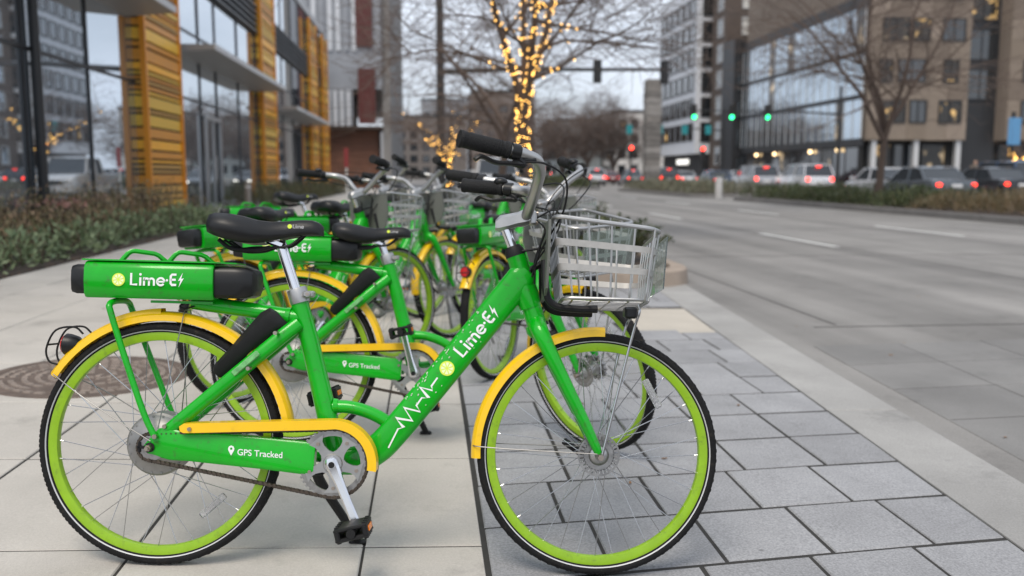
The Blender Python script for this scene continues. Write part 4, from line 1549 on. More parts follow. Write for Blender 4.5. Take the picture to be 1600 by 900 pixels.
M_lit2 = lit_mat('dim_lit_window', (1.0, .75, .45), .5)

WCACHE = {}
def win_mesh(w, h, face, fr, fm, pm, mull):
    key = (round(w, 2), round(h, 2), face, fr, fm.name, pm.name, mull)
    if key in WCACHE:
        return WCACHE[key]
    a, b = MB(), MB()
    def bx(mb, u0, u1, z0, z1, d0, d1):
        if face == 'y':
            mb.bbox((u0, -d1, z0), (u1, -d0, z1))
        else:
            mb.bbox((-d1, u0, z0), (-d0, u1, z1))
    D = .10
    bx(a, 0, w, 0, fr, 0, D); bx(a, 0, w, h - fr, h, 0, D)
    bx(a, 0, fr, fr, h - fr, 0, D - .003); bx(a, w - fr, w, fr, h - fr, 0, D - .003)
    for k in range(mull):
        u = w * (k + 1) / (mull + 1)
        bx(a, u - fr * .4, u + fr * .4, fr, h - fr, 0, D - .02)
    bx(b, fr, w - fr, fr, h - fr, .01, .025)
    WCACHE[key] = (a.mesh('window', fm, 0), b.mesh('pane', pm, 0))
    return WCACHE[key]
def windows(root, face, plane, rects, fr=.08, fm=None, pm=None, mull=0, lit=None, seed=0):
    """rects: (u0, u1, z0, z1) on the face; each window is a part, its pane a sub-part"""
    rnd = random.Random(seed)
    for (u0, u1, z0, z1) in rects:
        p = pm or M_dglass
        if lit and rnd.random() < lit:
            p = rnd.choice((M_lit, M_lit, M_lit2))
        m0, m1 = win_mesh(u1 - u0, z1 - z0, face, fr, fm or M_frame, p, mull)
        o = link('window', m0, root)
        loc = (u0, plane, z0) if face == 'y' else (plane, u0, z0)
        o.location = Vector(loc) - Vector(root.location)
        link('pane', m1, o)
def bpart(name, root, m, boxes, smooth=0):
    f = MB()
    for lo, hi in boxes:
        f.bbox([a - b for a, b in zip(lo, root.location)], [a - b for a, b in zip(hi, root.location)])
    return f.build(name, m, root, smooth)

# --- left: glass front with ochre slatted columns
GX = -6.25
gb = empty('glass_office_building', (GX, 30, .11))
M_int = mat('dark_interior', (.03, .03, .03), .9)
bpart('body', gb, M_int, [((-30, 4.0, .11), (GX - .25, 57.5, 9.4))])
edges = [6.1, 9.1, 12.1, 15.1, 17.9, 20.7, 23.6, 26.4, 28.4, 31.6, 34.9, 38.0, 41.0, 44.0, 46.7, 49.2, 52.2, 55.0, 57.5]
zr = [.16, 3.05, 4.78, 6.10, 7.25, 9.35]
rnd = random.Random(3)
for a, b in zip(edges, edges[1:]):
    for z0, z1 in zip(zr, zr[1:]):
        f = MB()
        t = rnd.uniform(-.004, .004)
        q = rnd.uniform(-.003, .003)
        f.add([(0, a - 30 + .03, z0 - .11 + .03), (t, b - 30 - .03, z0 - .11 + .03), (t + q, b - 30 - .03, z1 - .11 - .03), (q, a - 30 + .03, z1 - .11 - .03)], [(0, 1, 2, 3)])
        f.build('glass_pane', M_cglass, gb, 0)
for y in edges:
    bpart('mullion', gb, M_frame, [((GX - .2, y - .028, .11), (GX + .035, y + .028, 9.38))])
for z in zr:
    bpart('transom', gb, M_frame, [((GX - .2, 6.1, z - .028), (GX + .03, 57.5, z + .028))])
M_louv = mat('dark_louver', (.045, .047, .05), .4, .5)
for a, b in ((6.1, 20.6), (23.6, 34.8), (38.0, 49.1), (52.3, 55)):
    for k in range(5):
        z = 6.16 + k * .22
        o = bpart('louver', gb, M_louv, [((GX - .05, a + .05, z), (GX + .16, b - .05, z + .07))])
bpart('parapet', gb, M_lframe, [((-30, 4.0, 9.4), (GX + .06, 57.6, 9.75))])
bpart('plinth', gb, M_curb, [((GX - .22, 4, .0), (GX + .05, 57.5, .13))])
# door
M_steelf = mat('brushed_door_frame', (.45, .45, .45), .35, .9)
d0 = bpart('door', gb, M_steelf, [((GX + .05, 26.5, .14), (GX + .13, 26.62, 2.72)), ((GX + .05, 28.28, .14), (GX + .13, 28.4, 2.72)), ((GX + .05, 26.62, 2.60), (GX + .128, 28.28, 2.72)), ((GX + .05, 27.4, .14), (GX + .126, 27.5, 2.60))])
f = MB()
f.tube([(.18, 27.3 - 30, .85), (.18, 27.3 - 30, 1.5)], .02, 8)
f.build('handle', M_steelf, d0)
# canopies
M_can = mat('canopy_grey', (.30, .30, .30), .5, .3, var=.08, scale=2)
M_can2 = mat('canopy_soffit', (.10, .095, .09), .6, var=.1, scale=2)
for a, b, z0 in ((7.5, 20.4, 4.36), (23.9, 35.4, 4.08), (38.3, 50.4, 3.6)):
    f = MB()
    z1 = z0 + .22
    P = [(GX - .1, a), (-5.25, a), (-5.25, b), (GX - .1, b)]
    f.loft([[(p[0] - GX, p[1] - 30, z0 - .11 + (.10 if i in (1, 2) else 0)) for i, p in enumerate(P)], [(p[0] - GX, p[1] - 30, z1 - .11) for p in P]])
    c = f.build('canopy', M_can, gb, 0)
    bpart('soffit', c, M_can2, [])if False else None
    f = MB()
    f.bbox((-5.255 - GX, a - 30 - .004, z0 + .09 - .11), (-5.235 - GX, b - 30 + .004, z1 + .012 - .11))
    f.build('fascia', M_lframe, c, 0)
# slatted columns
OCH = [mat('ochre_slat_%s' % n, c, .42, .1, var=.08, scale=1.5) for n, c in (('amber', (.92, .45, .03)), ('golden', (.86, .50, .05)), ('brown', (.55, .31, .07)), ('olive', (.70, .43, .045)), ('rust', (.66, .28, .03)))]
M_post = mat('orange_corner_post', (.72, .27, .016), .4, .1)
for ci, (a, b, xb) in enumerate(((20.62, 23.55, -6.3), (34.9, 37.95, -6.3), (49.2, 52.2, -6.3), (55.0, 57.5, -6.3))):
    col = empty('slatted_column', ((xb - 5.98) / 2, (a + b) / 2, .11))
    rnd = random.Random(50)
    bpart('core', col, M_int, [((xb, a + .09, .11), (-6.06, b - .09, 9.0))])
    bpart('corner_post', col, M_post, [((-6.10, a + .005, .112), (-5.98, a + .125, 9.1))])
    bpart('corner_post', col, M_post, [((-6.10, b - .125, .112), (-5.98, b - .005, 9.1))])
    z = .13
    while z < 8.95:
        h = rnd.choice((.07, .07, .09, .12, .16, .22, .26))
        if z + h > 9.0:
            h = 9.0 - z
        m_ = rnd.choice(OCH)
        pr = rnd.choice((.0, .02, .035))
        bpart('slat', col, m_, [((-6.06, a + .13, z), (-6.03 + pr, b - .13, z + h - .02)), ((xb, a + .05 - pr, z), (-6.105, a + .09, z + h - .02))])
        z += h + .03
    tag(col, ['ochre and brown slatted column between first and second grey canopy, nearest the reddish hedge', 'ochre slatted column rising from the low hedge between second and third grey canopy', 'ochre slatted column at the far end of the third grey canopy', 'last ochre slatted column at the corner beside the corrugated building'][ci], 'column', 'slatted columns of the glass front')
tag(gb, 'glass fronted office building with grey canopies and dark louvers mirroring the street', 'building')
pp = empty('black_pole', (-6.15, 15.4, .12))
f = MB()
f.tube([(0, 0, -.02), (0, 0, .5), (0, 0, .52), (0, 0, 10)], [.15, .14, .085, .06], 14)
f.build('shaft', mat('black_pole_paint', (.012, .012, .013), .4), pp)
f = MB()
f.tube([(0, 0, 5.8), (.0, -.5, 6.0), (0, -.9, 6.0)], .03, 8)
f.build('arm', MAT['black_pole_paint'], pp)
tag(pp, 'black pole standing in the hedge in front of the tinted glass', 'pole')

# --- corrugated tower past the glass building
cb = empty('corrugated_building', (-8, 66, 0))
M_cor = mat('corrugated_grey', (.30, .31, .33), .45, .4, var=.12, scale=.6)
M_corw = mat('corrugated_white', (.55, .56, .58), .45, .3, var=.1, scale=.8)
M_red = mat('red_wall_panel', (.085, .015, .012), .5, var=.1, scale=2)
M_wood = mat('brown_cladding', (.15, .065, .038), .6, var=.25, scale=1.2)
bpart('wall', cb, M_cor, [((-30, 66, 7.0), (-3.15, 100, 42)), ((-30, 67.2, 0), (-9.4, 100, 7.0))])
k = 0
for x0 in [-20 + .55 * i for i in range(31)]:
    if -5.1 < x0 < -3.6:
        continue
    k += 1
    bpart('rib', cb, M_corw if (k * 7) % 5 < 3 else M_cor, [((x0, 65.86, 9.6), (x0 + .30, 66.002, 42))])
bpart('red_panel', cb, M_red, [((-4.9, 65.80, 9.9), (-3.75, 66.004, 42))])
bpart('red_panel', cb, M_red, [((-4.8, 65.80, 4.6), (-3.6, 66.006, 8.4))])
bay = bpart('bay', cb, M_cor, [((-12.6, 66.02, 4.5), (-5.2, 70, 9.6))])
for i in range(16):
    x0 = -12.5 + .46 * i
    bpart('bay_rib', bay, M_corw, [])if False else None
    f = MB()
    f.bbox((x0 + 8, -.12 - .0, 4.45), (x0 + .24 + 8, .03, 6.9))
    f.build('rib', M_corw, bay, 0)
bpart('soffit', cb, mat('brown_soffit', (.06, .04, .03), .7), [((-13, 65.9, 4.25), (-3.2, 70, 4.44))])
for i in range(9):
    bpart('board', cb, M_wood, [((-12.6, 67.0 + .02 * (i % 2), .0 + i * .47), (-3.5, 69.8, .45 + i * .47))])
windows(cb, 'y', 65.98, [(-12.0, -9.3, 7.2, 9.0)], pm=M_bglass, fr=.1)
windows(cb, 'y', 65.84, [(-17.5, -14.5, 8.6, 11.4), (-15.2, -12.3, 12.4, 14.8)], pm=M_dglass, fr=.1, lit=.6, seed=2)
bpart('side_return', cb, mat('grey_side_wall', (.22, .21, .20), .7, var=.1, scale=.5), [((-3.15, 66.4, 0), (-2.6, 100, 27))])
windows(cb, 'x', -2.6, [], 0) if False else None
tag(cb, 'grey corrugated metal building with dark red panels and brown boarded base', 'building')

# --- right: tan masonry block with a long glazed flank
tb = empty('tan_office_building', (34, 70, 0))
TAN = [mat('tan_panel_%d' % i, c, .7, var=.08, scale=.7) for i, c in enumerate(((.215, .172, .135), (.25, .20, .16), (.19, .15, .115), (.16, .125, .098)))]
bpart('wall', tb, TAN[0], [((34.3, 70, 3.75), (42.5, 98, 19.5))])
bpart('wall', tb, TAN[1], [((45.5, 69.5, 3.75), (75, 98, 19.5))])
rnd = random.Random(9)
for i in range(5):
    for j in range(10):
        if rnd.random() < .75:
            x0 = 34.32 + i * 1.63
            z0 = 3.8 + j * 1.55
            bpart('cladding_panel', tb, rnd.choice(TAN), [((x0, 69.955, z0), (x0 + 1.605, 70.002, z0 + 1.52))])
for i in range(8):
    for j in range(10):
        if rnd.random() < .7:
            x0 = 45.52 + i * 1.8
            z0 = 3.8 + j * 1.55
            bpart('cladding_panel', tb, rnd.choice(TAN), [((x0, 69.455, z0), (x0 + 1.77, 69.502, z0 + 1.52))])
rc = []
for fl in range(5):
    z0 = 5.1 + 3.15 * fl
    for a, b in (((35.2, 37.4), (37.7, 39.1), (40.1, 42.0)), ((35.1, 36.2), (36.6, 38.9), (40.3, 41.6)))[fl % 2]:
        rc.append((a, b, z0, z0 + 1.75))
windows(tb, 'y', 69.955, rc, fr=.09, mull=1, lit=.5, seed=4)
rc = [(46.6 + 4.2 * i, 49.2 + 4.2 * i, 5.1 + 3.15 * fl, 6.85 + 3.15 * fl) for i in range(5) for fl in range(5)]
windows(tb, 'y', 69.455, rc, fr=.09, mull=1, lit=.5, seed=5)
M_char = mat('charcoal_cladding', (.022, .023, .026), .5, var=.15, scale=1)
bpart('recess', tb, M_char, [((42.5, 71.0, 0), (45.5, 98, 19.0))])
windows(tb, 'y', 70.98, [(42.8, 45.2, 7.0 + 3.1 * k, 9.4 + 3.1 * k) for k in range(4)], fr=.08, mull=1, lit=.7, seed=6)
bpart('shop_core', tb, M_int, [((34.6, 71.2, 0), (42.4, 97, 3.75)), ((45.6, 71.25, 0), (75, 97, 3.75))])
windows(tb, 'y', 71.18, [(34.9 + 2.3 * i, 37.0 + 2.3 * i, .25, 3.5) for i in range(3)] + [(46 + 2.5 * i, 48.3 + 2.5 * i, .25, 3.5) for i in range(8)], fr=.1, lit=.35, seed=7)
for i in range(3):
    bpart('pillar', tb, M_lframe, [((34.9 + 3.5 * i, 70.2, 0), (35.3 + 3.5 * i, 70.6, 3.75))])
# glazed flank along the street, four storeys of panes
bpart('flank_slab', tb, M_char, [((34.05, 70.4, 3.3), (34.29, 98.6, 3.9)), ((34.04, 70.4, 7.0), (34.28, 98.6, 7.35)), ((34.04, 70.4, 10.45), (34.28, 98.6, 10.8)), ((34.02, 70.2, 14.1), (34.28, 98.8, 15.0))])
bpart('flank_core', tb, M_int, [((34.18, 70.5, 0), (34.3, 98.5, 14.1))])
rnd = random.Random(12)
for fl, (z0, z1) in enumerate(((3.92, 6.98), (7.37, 10.43), (10.82, 14.08))):
    for i in range(18):
        y0 = 70.5 + 1.555 * i
        lm = M_lit2 if rnd.random() < .05 else M_bglass
        f = MB()
        t = rnd.uniform(-.012, .012)
        f.add([(.10, y0 - 70 + .04, z0), (.10 + t, y0 - 70 + 1.515, z0), (.10 + t, y0 - 70 + 1.515, z1), (.10, y0 - 70 + .04, z1)], [(0, 1, 2, 3)])
        f.build('glass_pane', lm, tb, 0)
for i in range(19):
    y0 = 70.5 + 1.555 * i
    bpart('mullion', tb, M_lframe, [((34.06, y0 - .03, 3.92), (34.16, y0 + .03, 14.08))])
for i in range(12):
    y0 = 70.7 + 2.33 * i
    f = MB()
    f.bbox((.08, y0 - 70 + .05, .2), (.1, y0 - 70 + 2.25, 3.2))
    f.build('shop_pane', M_lit2 if i in (2, 6, 9) else M_dglass, tb, 0)
    bpart('shop_mullion', tb, M_frame, [((34.04, y0 - .05, 0), (34.16, y0 + .05, 3.3))])
M_glb = mat('globe_lamp', (1.0, .70, .36), .4, emit=3)
for yg in (74.0, 79.5, 88.0, 93.0):
    f = MB()
    f.sphere((-.15, yg - 70, 3.05), .16, 10, 8)
    f.build('globe_lamp', M_glb, tb)
tag(tb, 'tan panelled office building with a long glazed flank beside the street', 'building')
st = empty('dark_stair_tower', (33.6, 99.2, 0))
bpart('wall', st, M_char, [((33.2, 98.9, 0), (40, 103, 15.6))])
windows(st, 'y', 98.88, [(33.6, 35.0, 1 + 3 * k, 3 + 3 * k) for k in range(4)], fr=.08)
tag(st, 'narrow charcoal stair tower at the end of the glazed flank', 'building')

# --- brown tower with white window strips
bt_ = empty('brown_tower', (34, 105, 0))
M_brn = mat('brown_tower_panel', (.088, .065, .052), .65, var=.12, scale=.4)
bpart('wall', bt_, M_brn, [((34.2, 105, 0), (46.5, 110.2, 36))])
for k in range(12):
    for x0 in (36.0, 42.6, 44.6)[: (3 if k > 5 else 1)]:
        windows(bt_, 'y', 104.98, [(x0, x0 + .95, 2.2 + 2.95 * k, 4.2 + 2.95 * k)], fr=.08, fm=M_lframe, pm=mat('white_blind', (.62, .60, .55), .6), seed=k)
    windows(bt_, 'y', 104.98, [(38.6, 40.4, 2.2 + 2.95 * k, 4.2 + 2.95 * k)], fr=.08, lit=.1, seed=k + 40)
rc = [(106 + 3.0 * i, 107.9 + 3.0 * i, 2.2 + 2.95 * k, 4.3 + 2.95 * k) for i in range(1) for k in range(11)]
windows(bt_, 'x', 34.2, rc, fr=.09, fm=M_lframe, pm=M_bglass)
for k in range(11):
    bpart('panel_seam', bt_, M_char, [((34.19, 104.985, 1.6 + 2.95 * k), (46.5, 104.999, 1.66 + 2.95 * k))])
tag(bt_, 'tall brown tower with pale blinds in narrow windows', 'building')
# --- white framed apartment block
wb_ = empty('white_apartment_block', (33, 111, 0))
M_wht = mat('white_render', (.66, .68, .72), .6, var=.05, scale=.4)
bpart('base', wb_, M_char, [((33.4, 111, 0), (50, 129, 3.6))])
bpart('wall', wb_, M_wht, [((32.6, 111, 3.6), (50, 129, 24))])
rc = [(111.9 + 2.8 * i, 114.1 + 2.8 * i, 5.2 + 3.0 * k, 7.4 + 3.0 * k) for i in range(6) for k in range(6)]
windows(wb_, 'x', 32.6, rc, fr=.15, lit=.06, seed=3)
windows(wb_, 'y', 110.98, [(33.2 + 2.3 * i, 34.9 + 2.3 * i, 5.0 + 3 * k, 7.4 + 3 * k) for i in range(3) for k in range(6)], fr=.12, lit=.1, seed=5)
M_sgn = mat('lit_sign_letters', (.9, .88, .82), .5, emit=.9)
for k in range(6):
    bpart('sign_letter', wb_, M_sgn, [((33.3, 116.2 + k * .95, 2.35), (33.38, 116.2 + k * .95 + .7, 3.0))])
tag(wb_, 'white framed apartment block with dark windows above a black base', 'building')
# --- far blocks closing the street
def far_block(label, x0, x1, y0, d, h, m, fw, cols, seed, pm=None, base=True):
    o = empty('far_building', ((x0 + x1) / 2, y0, 0))
    bpart('wall', o, m, [((x0, y0, -.2), (x1, y0 + d, h))])
    bpart('roof_edge', o, M_frame, [((x0 - .2, y0 - .2, h), (x1 + .2, y0 + d, h + .5))])
    n = int((x1 - x0) / fw)
    rc = []
    for k in range(int((h - 1) / 3.3)):
        for i in range(n):
            rc.append((x0 + fw * (i + .2), x0 + fw * (i + .8), 1.2 + 3.3 * k, 3.1 + 3.3 * k))
    windows(o, 'y', y0 - .02, rc, fr=.14, lit=.08, seed=seed, pm=pm)
    if x0 > 10:
        windows(o, 'x', x0 - .02, [(y0 + fw * (i + .2), y0 + fw * (i + .8), 1.2 + 3.3 * k, 3.1 + 3.3 * k) for i in range(int(d / fw)) for k in range(int((h - 1) / 3.3))], fr=.14, seed=seed, lit=.05)
    tag(o, label, 'building')
    return o
far_block('small white and orange based apartment house far behind the stone pillar', 41, 52, 200, 30, 14.5, mat('far_cream', (.55, .53, .50), .7), 2.8, 4, 1)
far_block('far grey green apartment block left of the white house', 30, 40.4, 214, 30, 13.5, mat('far_greygreen', (.22, .25, .26), .7), 2.6, 4, 2)
far_block('far dull brown block behind the bare tree row', 12, 29, 250, 30, 23, mat('far_brown', (.17, .14, .125), .8), 3.4, 4, 3)
far_block('long low far block closing the street behind the island tree', -9, 11, 262, 30, 17, mat('far_taupe', (.20, .18, .17), .8), 3.4, 4, 4)
far_block('far pale block at the street end beside the corrugated building', -24, -9.6, 240, 30, 12, mat('far_pale', (.33, .33, .34), .8), 3.0, 4, 5)
far_block('taller far grey block above the street end', -2, 14, 330, 30, 27, mat('far_grey', (.26, .27, .29), .8), 3.6, 4, 6)
# stone pillar on the median
sp_ = empty('stone_pillar', (14.6, 59.5, Z2 - .02))
M_stone = [mat('rough_stone_%d' % i, c, .9, var=.25, scale=3, bump=.5, bscale=14) for i, c in enumerate(((.20, .185, .17), (.26, .245, .23), (.15, .14, .13)))]
rnd = random.Random(2)
for k in range(18):
    w = .98 * rnd.uniform(.95, 1.04)
    f = MB()
    f.rbox((0, 0, .2 + k * .395), (w, w, .385), .03)
    f.build('stone', rnd.choice(M_stone), sp_, 0)
tag(sp_, 'tall square rough stone pillar among the pale median shrubs', 'pillar')

# ------------------------------------------------------------------ street furniture
M_blk = mat('signal_black', (.015, .015, .016), .5)
M_pole = mat('dark_steel_pole', (.016, .016, .017), .5)
M_go = mat('green_signal_lens', (.03, 1.0, .30), .3, emit=4)
M_stop = mat('red_signal_lens', (1.0, .04, .02), .3, emit=6)
M_teal = mat('teal_sign', (.01, .22, .24), .5)
M_off = mat('unlit_lens', (.05, .04, .03), .3)
def signal_head(root, x, z, y=0.0, lit=None, face=-1):
    f = MB()
    f.rbox((x, y, z), (.36, .26, 1.05), .04)
    h = f.build('signal_head', M_blk, root)
    for k in range(3):
        zz = z + .33 - .33 * k
        f = MB()
        f.lathe([(0, face * .135), (.13, face * .135), (.14, face * .14)], (x, y, zz), 'y', 16)
        f.build('lens', (M_go if (lit == 'green' and k == 2) else M_stop if (lit == 'red' and k == 0) else M_off), h)
        f = MB()
        f.lathe([(.145, face * .13), (.155, face * .33)], (x, y, zz), 'y', 14, R(0), R(180))
        f.build('visor', M_blk, h)
    return h
def mast(name, label, loc, hgt, arm_z, arm_len, heads, lit, face=-1, r=.13, signs=(), top=None):
    o = empty(name, loc)
    f = MB()
    f.tube([(0, 0, -.02), (0, 0, .25), (0, 0, .27), (0, 0, hgt)], [r * 1.7, r * 1.6, r, r * .75], 14)
    f.build('pole', M_pole, o)
    f = MB()
    f.tube([(0, 0, arm_z - .1), (arm_len * .3, 0, arm_z + .05), (arm_len, 0, arm_z + .1)], [r * .62, r * .5, r * .32], 10)
    f.build('mast_arm', M_pole, o)
    for x in heads:
        signal_head(o, x, arm_z - .02, -.12, lit, face)
    for x in signs:
        f = MB()
        f.rbox((x, -.15, arm_z - .05), (.5, .04, .75), .01)
        f.build('hanging_sign', M_teal, o)
    if top:
        f = MB()
        f.tube([(0, 0, hgt - .2), (top * .5, 0, hgt + .2), (top, 0, hgt + .2)], .05, 8)
        f.rbox((top, 0, hgt + .17), (.6, .25, .1), .03)
        f.build('luminaire', M_pole, o)
    tag(o, label, 'traffic signal')
    return o
mast('traffic_signal', 'dark signal mast on the sidewalk with its arm over the lanes, signals seen from behind', (.60, 42, gz(.6)), 10, 5.75, 10.6, (7.1, 10.2), None, 1, .21, top=2.5)
mast('traffic_signal', 'signal mast with three green lights hanging over the far lanes', (28.2, 61.5, RZ + .13), 7, 5.2, -10.6, (-10.3, -7.7, -5.2), 'green', -1)
mast('traffic_signal', 'far signal mast arm carrying small teal signs', (24.8, 76, RZ + .13), 6.5, 4.75, -8.4, (), None, -1, .11, (-8.1, -5.5, -3.4, -1.4))
def post_signal(label, x, y, z, col):
    o = empty('post_signal', (x, y, RZ))
    f = MB()
    f.tube([(0, 0, 0), (0, 0, z)], .07, 10)
    f.build('pole', M_pole, o)
    signal_head(o, 0, z - .2, -.1, col)
    tag(o, label, 'traffic signal')
post_signal('post mounted signal showing red in front of the small white house', 16.2, 73, 3.1, 'red')
post_signal('post mounted signal showing red below the white framed block', 21.6, 71.5, 3.0, 'red')
bo = empty('bollard', (-4.62, 24.2, gz(-4.62)))
f = MB(); f.tube([(0, 0, -.01), (0, 0, .74), (0, 0, .78)], [.075, .075, .06], 16); f.build('post', mat('bollard_steel', (.22, .2, .18), .5, .6), bo)
f = MB(); f.tube([(0, 0, .62), (0, 0, .66)], .079, 16); f.build('band', M_lframe, bo)
tag(bo, 'short steel bollard between the two hedges', 'bollard')
bo = empty('bollard', (13.6, 42.2, RZ))
f = MB(); f.tube([(0, 0, -.01), (0, 0, .95), (0, 0, 1.0)], [.16, .16, .13], 16); f.build('post', mat('pale_bollard', (.45, .44, .43), .6), bo)
f = MB(); f.tube([(0, 0, .8), (0, 0, .88)], .165, 16); f.build('band', M_lframe, bo)
tag(bo, 'pale round bollard in the gap between two median beds', 'bollard')
sg = empty('sign_post', (-2.65, 30.5, gz(-2.65)))
f = MB(); f.tube([(0, 0, 0), (0, 0, 1.85)], .03, 8); f.build('post', mat('white_post', (.6, .6, .58), .5), sg)
f = MB(); f.rbox((0, -.035, 1.55), (.14, .02, .62), .008); f.build('sign_plate', mat('red_sign', (.24, .03, .03), .5), sg)
tag(sg, 'slim white post with narrow red sign before the brown boarded base', 'sign')

# ------------------------------------------------------------------ vehicles
M_tail = mat('tail_light', (1.0, .035, .015), .3, emit=3.2)
M_head = mat('head_light', (1.0, .93, .80), .2, emit=2)
M_carglass = mat('car_glass', (.02, .025, .03), .05, spec=.9)
M_rub = mat('car_tyre', (.02, .02, .02), .8)
M_rimc = mat('car_rim', (.45, .45, .46), .35, .9)
M_trim = mat('car_black_trim', (.02, .02, .02), .5)
M_plate = mat('number_plate', (.7, .7, .7), .5)
def car(kind, x, y, yaw, paint, label, brake=True, group='cars in the far lanes'):
    o = empty('parked_car' if kind == 'pickup' else 'car', (x, y, RZ), yaw)
    m = mat(*paint[:2], .25, .35, coat=.8)
    L, W, H, belt, hood, bed = {'sedan': (4.6, 1.82, 1.45, .92, .90, .98), 'suv': (4.7, 1.90, 1.72, 1.08, 1.08, None), 'van': (5.1, 1.98, 1.95, 1.12, 1.05, None), 'pickup': (5.7, 2.0, 1.90, 1.20, 1.18, 1.20)}[kind]
    h2, w = L / 2, W / 2
    def ring(xx, ww, zb, zt):
        zm = zb + (zt - zb) * .55
        return [(xx, -ww * .94, zb), (xx, -ww, zb + .12), (xx, -ww, zm), (xx, -ww * .93, zt - .03), (xx, -ww * .86, zt), (xx, ww * .86, zt), (xx, ww * .93, zt - .03), (xx, ww, zm), (xx, ww, zb + .12), (xx, ww * .94, zb)]
    rear = belt if bed is None else bed
    f = MB()
    f.loft([ring(-h2, w * .86, .42, rear - .18), ring(-h2 + .08, w * .94, .32, rear - .05), ring(-h2 + .35, w, .24, rear), ring(-.2, w, .22, belt), ring(h2 * .35, w, .22, belt - .01), ring(h2 * .48, w, .22, hood), ring(h2 - .45, w * .99, .24, hood - .08), ring(h2 - .10, w * .92, .30, hood - .20), ring(h2, w * .82, .40, hood - .32)])
    f.build('body', m, o, 40)
    xa, xb_, xc, xd = {'sedan': (-h2 + .75, -h2 + 1.35, .35, h2 * .48), 'suv': (-h2 + .12, -h2 + .42, .40, h2 * .46), 'van': (-h2 + .08, -h2 + .28, .75, h2 * .62), 'pickup': (-.75, -.62, .75, h2 * .47)}[kind]
    tw = w * .76
    f = MB()
    f.loft([[(xa, -w * .90, belt - .02), (xd, -w * .90, belt - .02), (xd, w * .90, belt - .02), (xa, w * .90, belt - .02)], [(xb_, -tw, H - .06), (xc, -tw, H - .06), (xc, tw, H - .06), (xb_, tw, H - .06)]])
    f.build('windows', M_carglass, o, 0)
    f = MB()
    f.loft([[(xb_ - .05, -tw - .03, H - .08), (xc + .05, -tw - .03, H - .08), (xc + .05, tw + .03, H - .08), (xb_ - .05, tw + .03, H - .08)], [(xb_ + .12, -tw + .1, H), (xc - .12, -tw + .1, H), (xc - .12, tw - .1, H), (xb_ + .12, tw - .1, H)]])
    f.build('roof', m, o, 40)
    for s in (-1, 1):
        f = MB()
        pl = [((xa, s * w * .905, belt - .03), (xb_, s * (tw + .01), H - .07)), ((xd, s * w * .905, belt - .03), (xc, s * (tw + .01), H - .07)), (((xa + xd) / 2 - .1, s * w * .912, belt - .03), ((xb_ + xc) / 2, s * (tw + .015), H - .07))]
        for a, b in pl:
            f = MB()
            f.tube([a, b], .045, 6)
            f.build('pillar', m, o)
        f = MB()
        f.rbox((xd - .15, s * (w + .10), belt + .06), (.12, .2, .15), .03)
        f.build('mirror', m, o)
        for hx in ((xa + xd) / 2 - .25, (xa + xd) / 2 + .75):
            f = MB()
            f.rbox((hx, s * (w + .005), belt - .18), (.2, .03, .04), .01)
            f.build('door_handle', M_trim, o)
        for xw in (-h2 * .62, h2 * .63):
            rw = .34 if kind in ('sedan',) else .38
            f = MB()
            f.lathe([(.0, s * (w - .23)), (rw - .03, s * (w - .23)), (rw, s * (w - .2)), (rw, s * (w - .03)), (rw - .03, s * (w + .012)), (rw * .64, s * (w + .012))], (xw, 0, rw), 'y', 24)
            wo = f.build('wheel', M_rub, o)
            f = MB()
            f.lathe([(rw * .64, s * (w + .012)), (rw * .58, s * (w - .01)), (0, s * (w + .004))], (xw, 0, rw), 'y', 20)
            f.build('rim', M_rimc, wo)
        f = MB()
        tz = rear - .22 if kind != 'van' else 1.25
        f.rbox((-h2 + .03, s * w * .74, tz), (.12, .20, .13 if kind != 'suv' else .22), .03)
        f.build('tail_light', M_tail if brake else M_redlens, o)
        f = MB()
        f.rbox((h2 - .05, s * w * .66, hood - .34), (.14, .34, .15), .03)
        f.build('headlight', M_head if not brake and kind != 'pickup' else M_refl, o)
    if brake:
        f = MB()
        f.rbox((xa + .12 if kind != 'sedan' else xa + .25, 0, H - .14 if kind != 'sedan' else belt + .12), (.06, .3, .05), .01)
        f.build('brake_lamp', M_tail, o)
    f = MB()
    f.rbox((-h2 - .005, 0, .72), (.03, .42, .13), .01)
    f.build('number_plate', M_plate, o)
    f = MB()
    f.rbox((h2 - .04, 0, hood - .40), (.14, W * .5, .20), .04)
    f.build('grille', M_trim, o)
    for sx in (-1, 1):
        f = MB()
        f.rbox((sx * (h2 - .06), 0, .42), (.22, W * .88, .2), .06)
        f.build('bumper', M_trim if kind != 'pickup' else M_alu, o)
    tag(o, label, {'sedan': 'car', 'suv': 'car', 'van': 'van', 'pickup': 'pickup truck'}[kind], group if kind != 'pickup' else None)
    return o
WHT = ('car_paint_white', (.62, .63, .65)); GRY = ('car_paint_grey', (.10, .115, .13)); SIL = ('car_paint_silver', (.38, .39, .41)); BLK = ('car_paint_black', (.015, .016, .02)); RED = ('car_paint_red', (.25, .02, .02)); BLU = ('car_paint_blue', (.04, .07, .13))
UP = math.pi / 2
car('pickup', 3.1, 42.5, -UP, ('pickup_paint', (.55, .54, .53)), 'white pickup truck facing down the street, parked beside the lit island tree')
car('suv', 22.0, 52.5, UP, WHT, 'white sport utility car braking beside the long glazed flank')
car('suv', 21.2, 58.5, UP, SIL, 'silver sport utility car queued just ahead of the white one')
car('sedan', 20.4, 39.8, UP, WHT, 'white car with brake lights on behind the bare median tree')
car('sedan', 19.4, 34.6, UP, GRY, 'dark grey sedan braking behind the dry median grasses')
car('sedan', 23.5, 36.8, UP, BLK, 'black sedan braking in the lane nearest the tan building')
car('suv', 25.0, 38.2, UP, BLU, 'dark blue car braking farther right, near the far sidewalk')
car('sedan', 20.9, 66.0, UP, BLU, 'dark blue sedan queued past the three green signals')
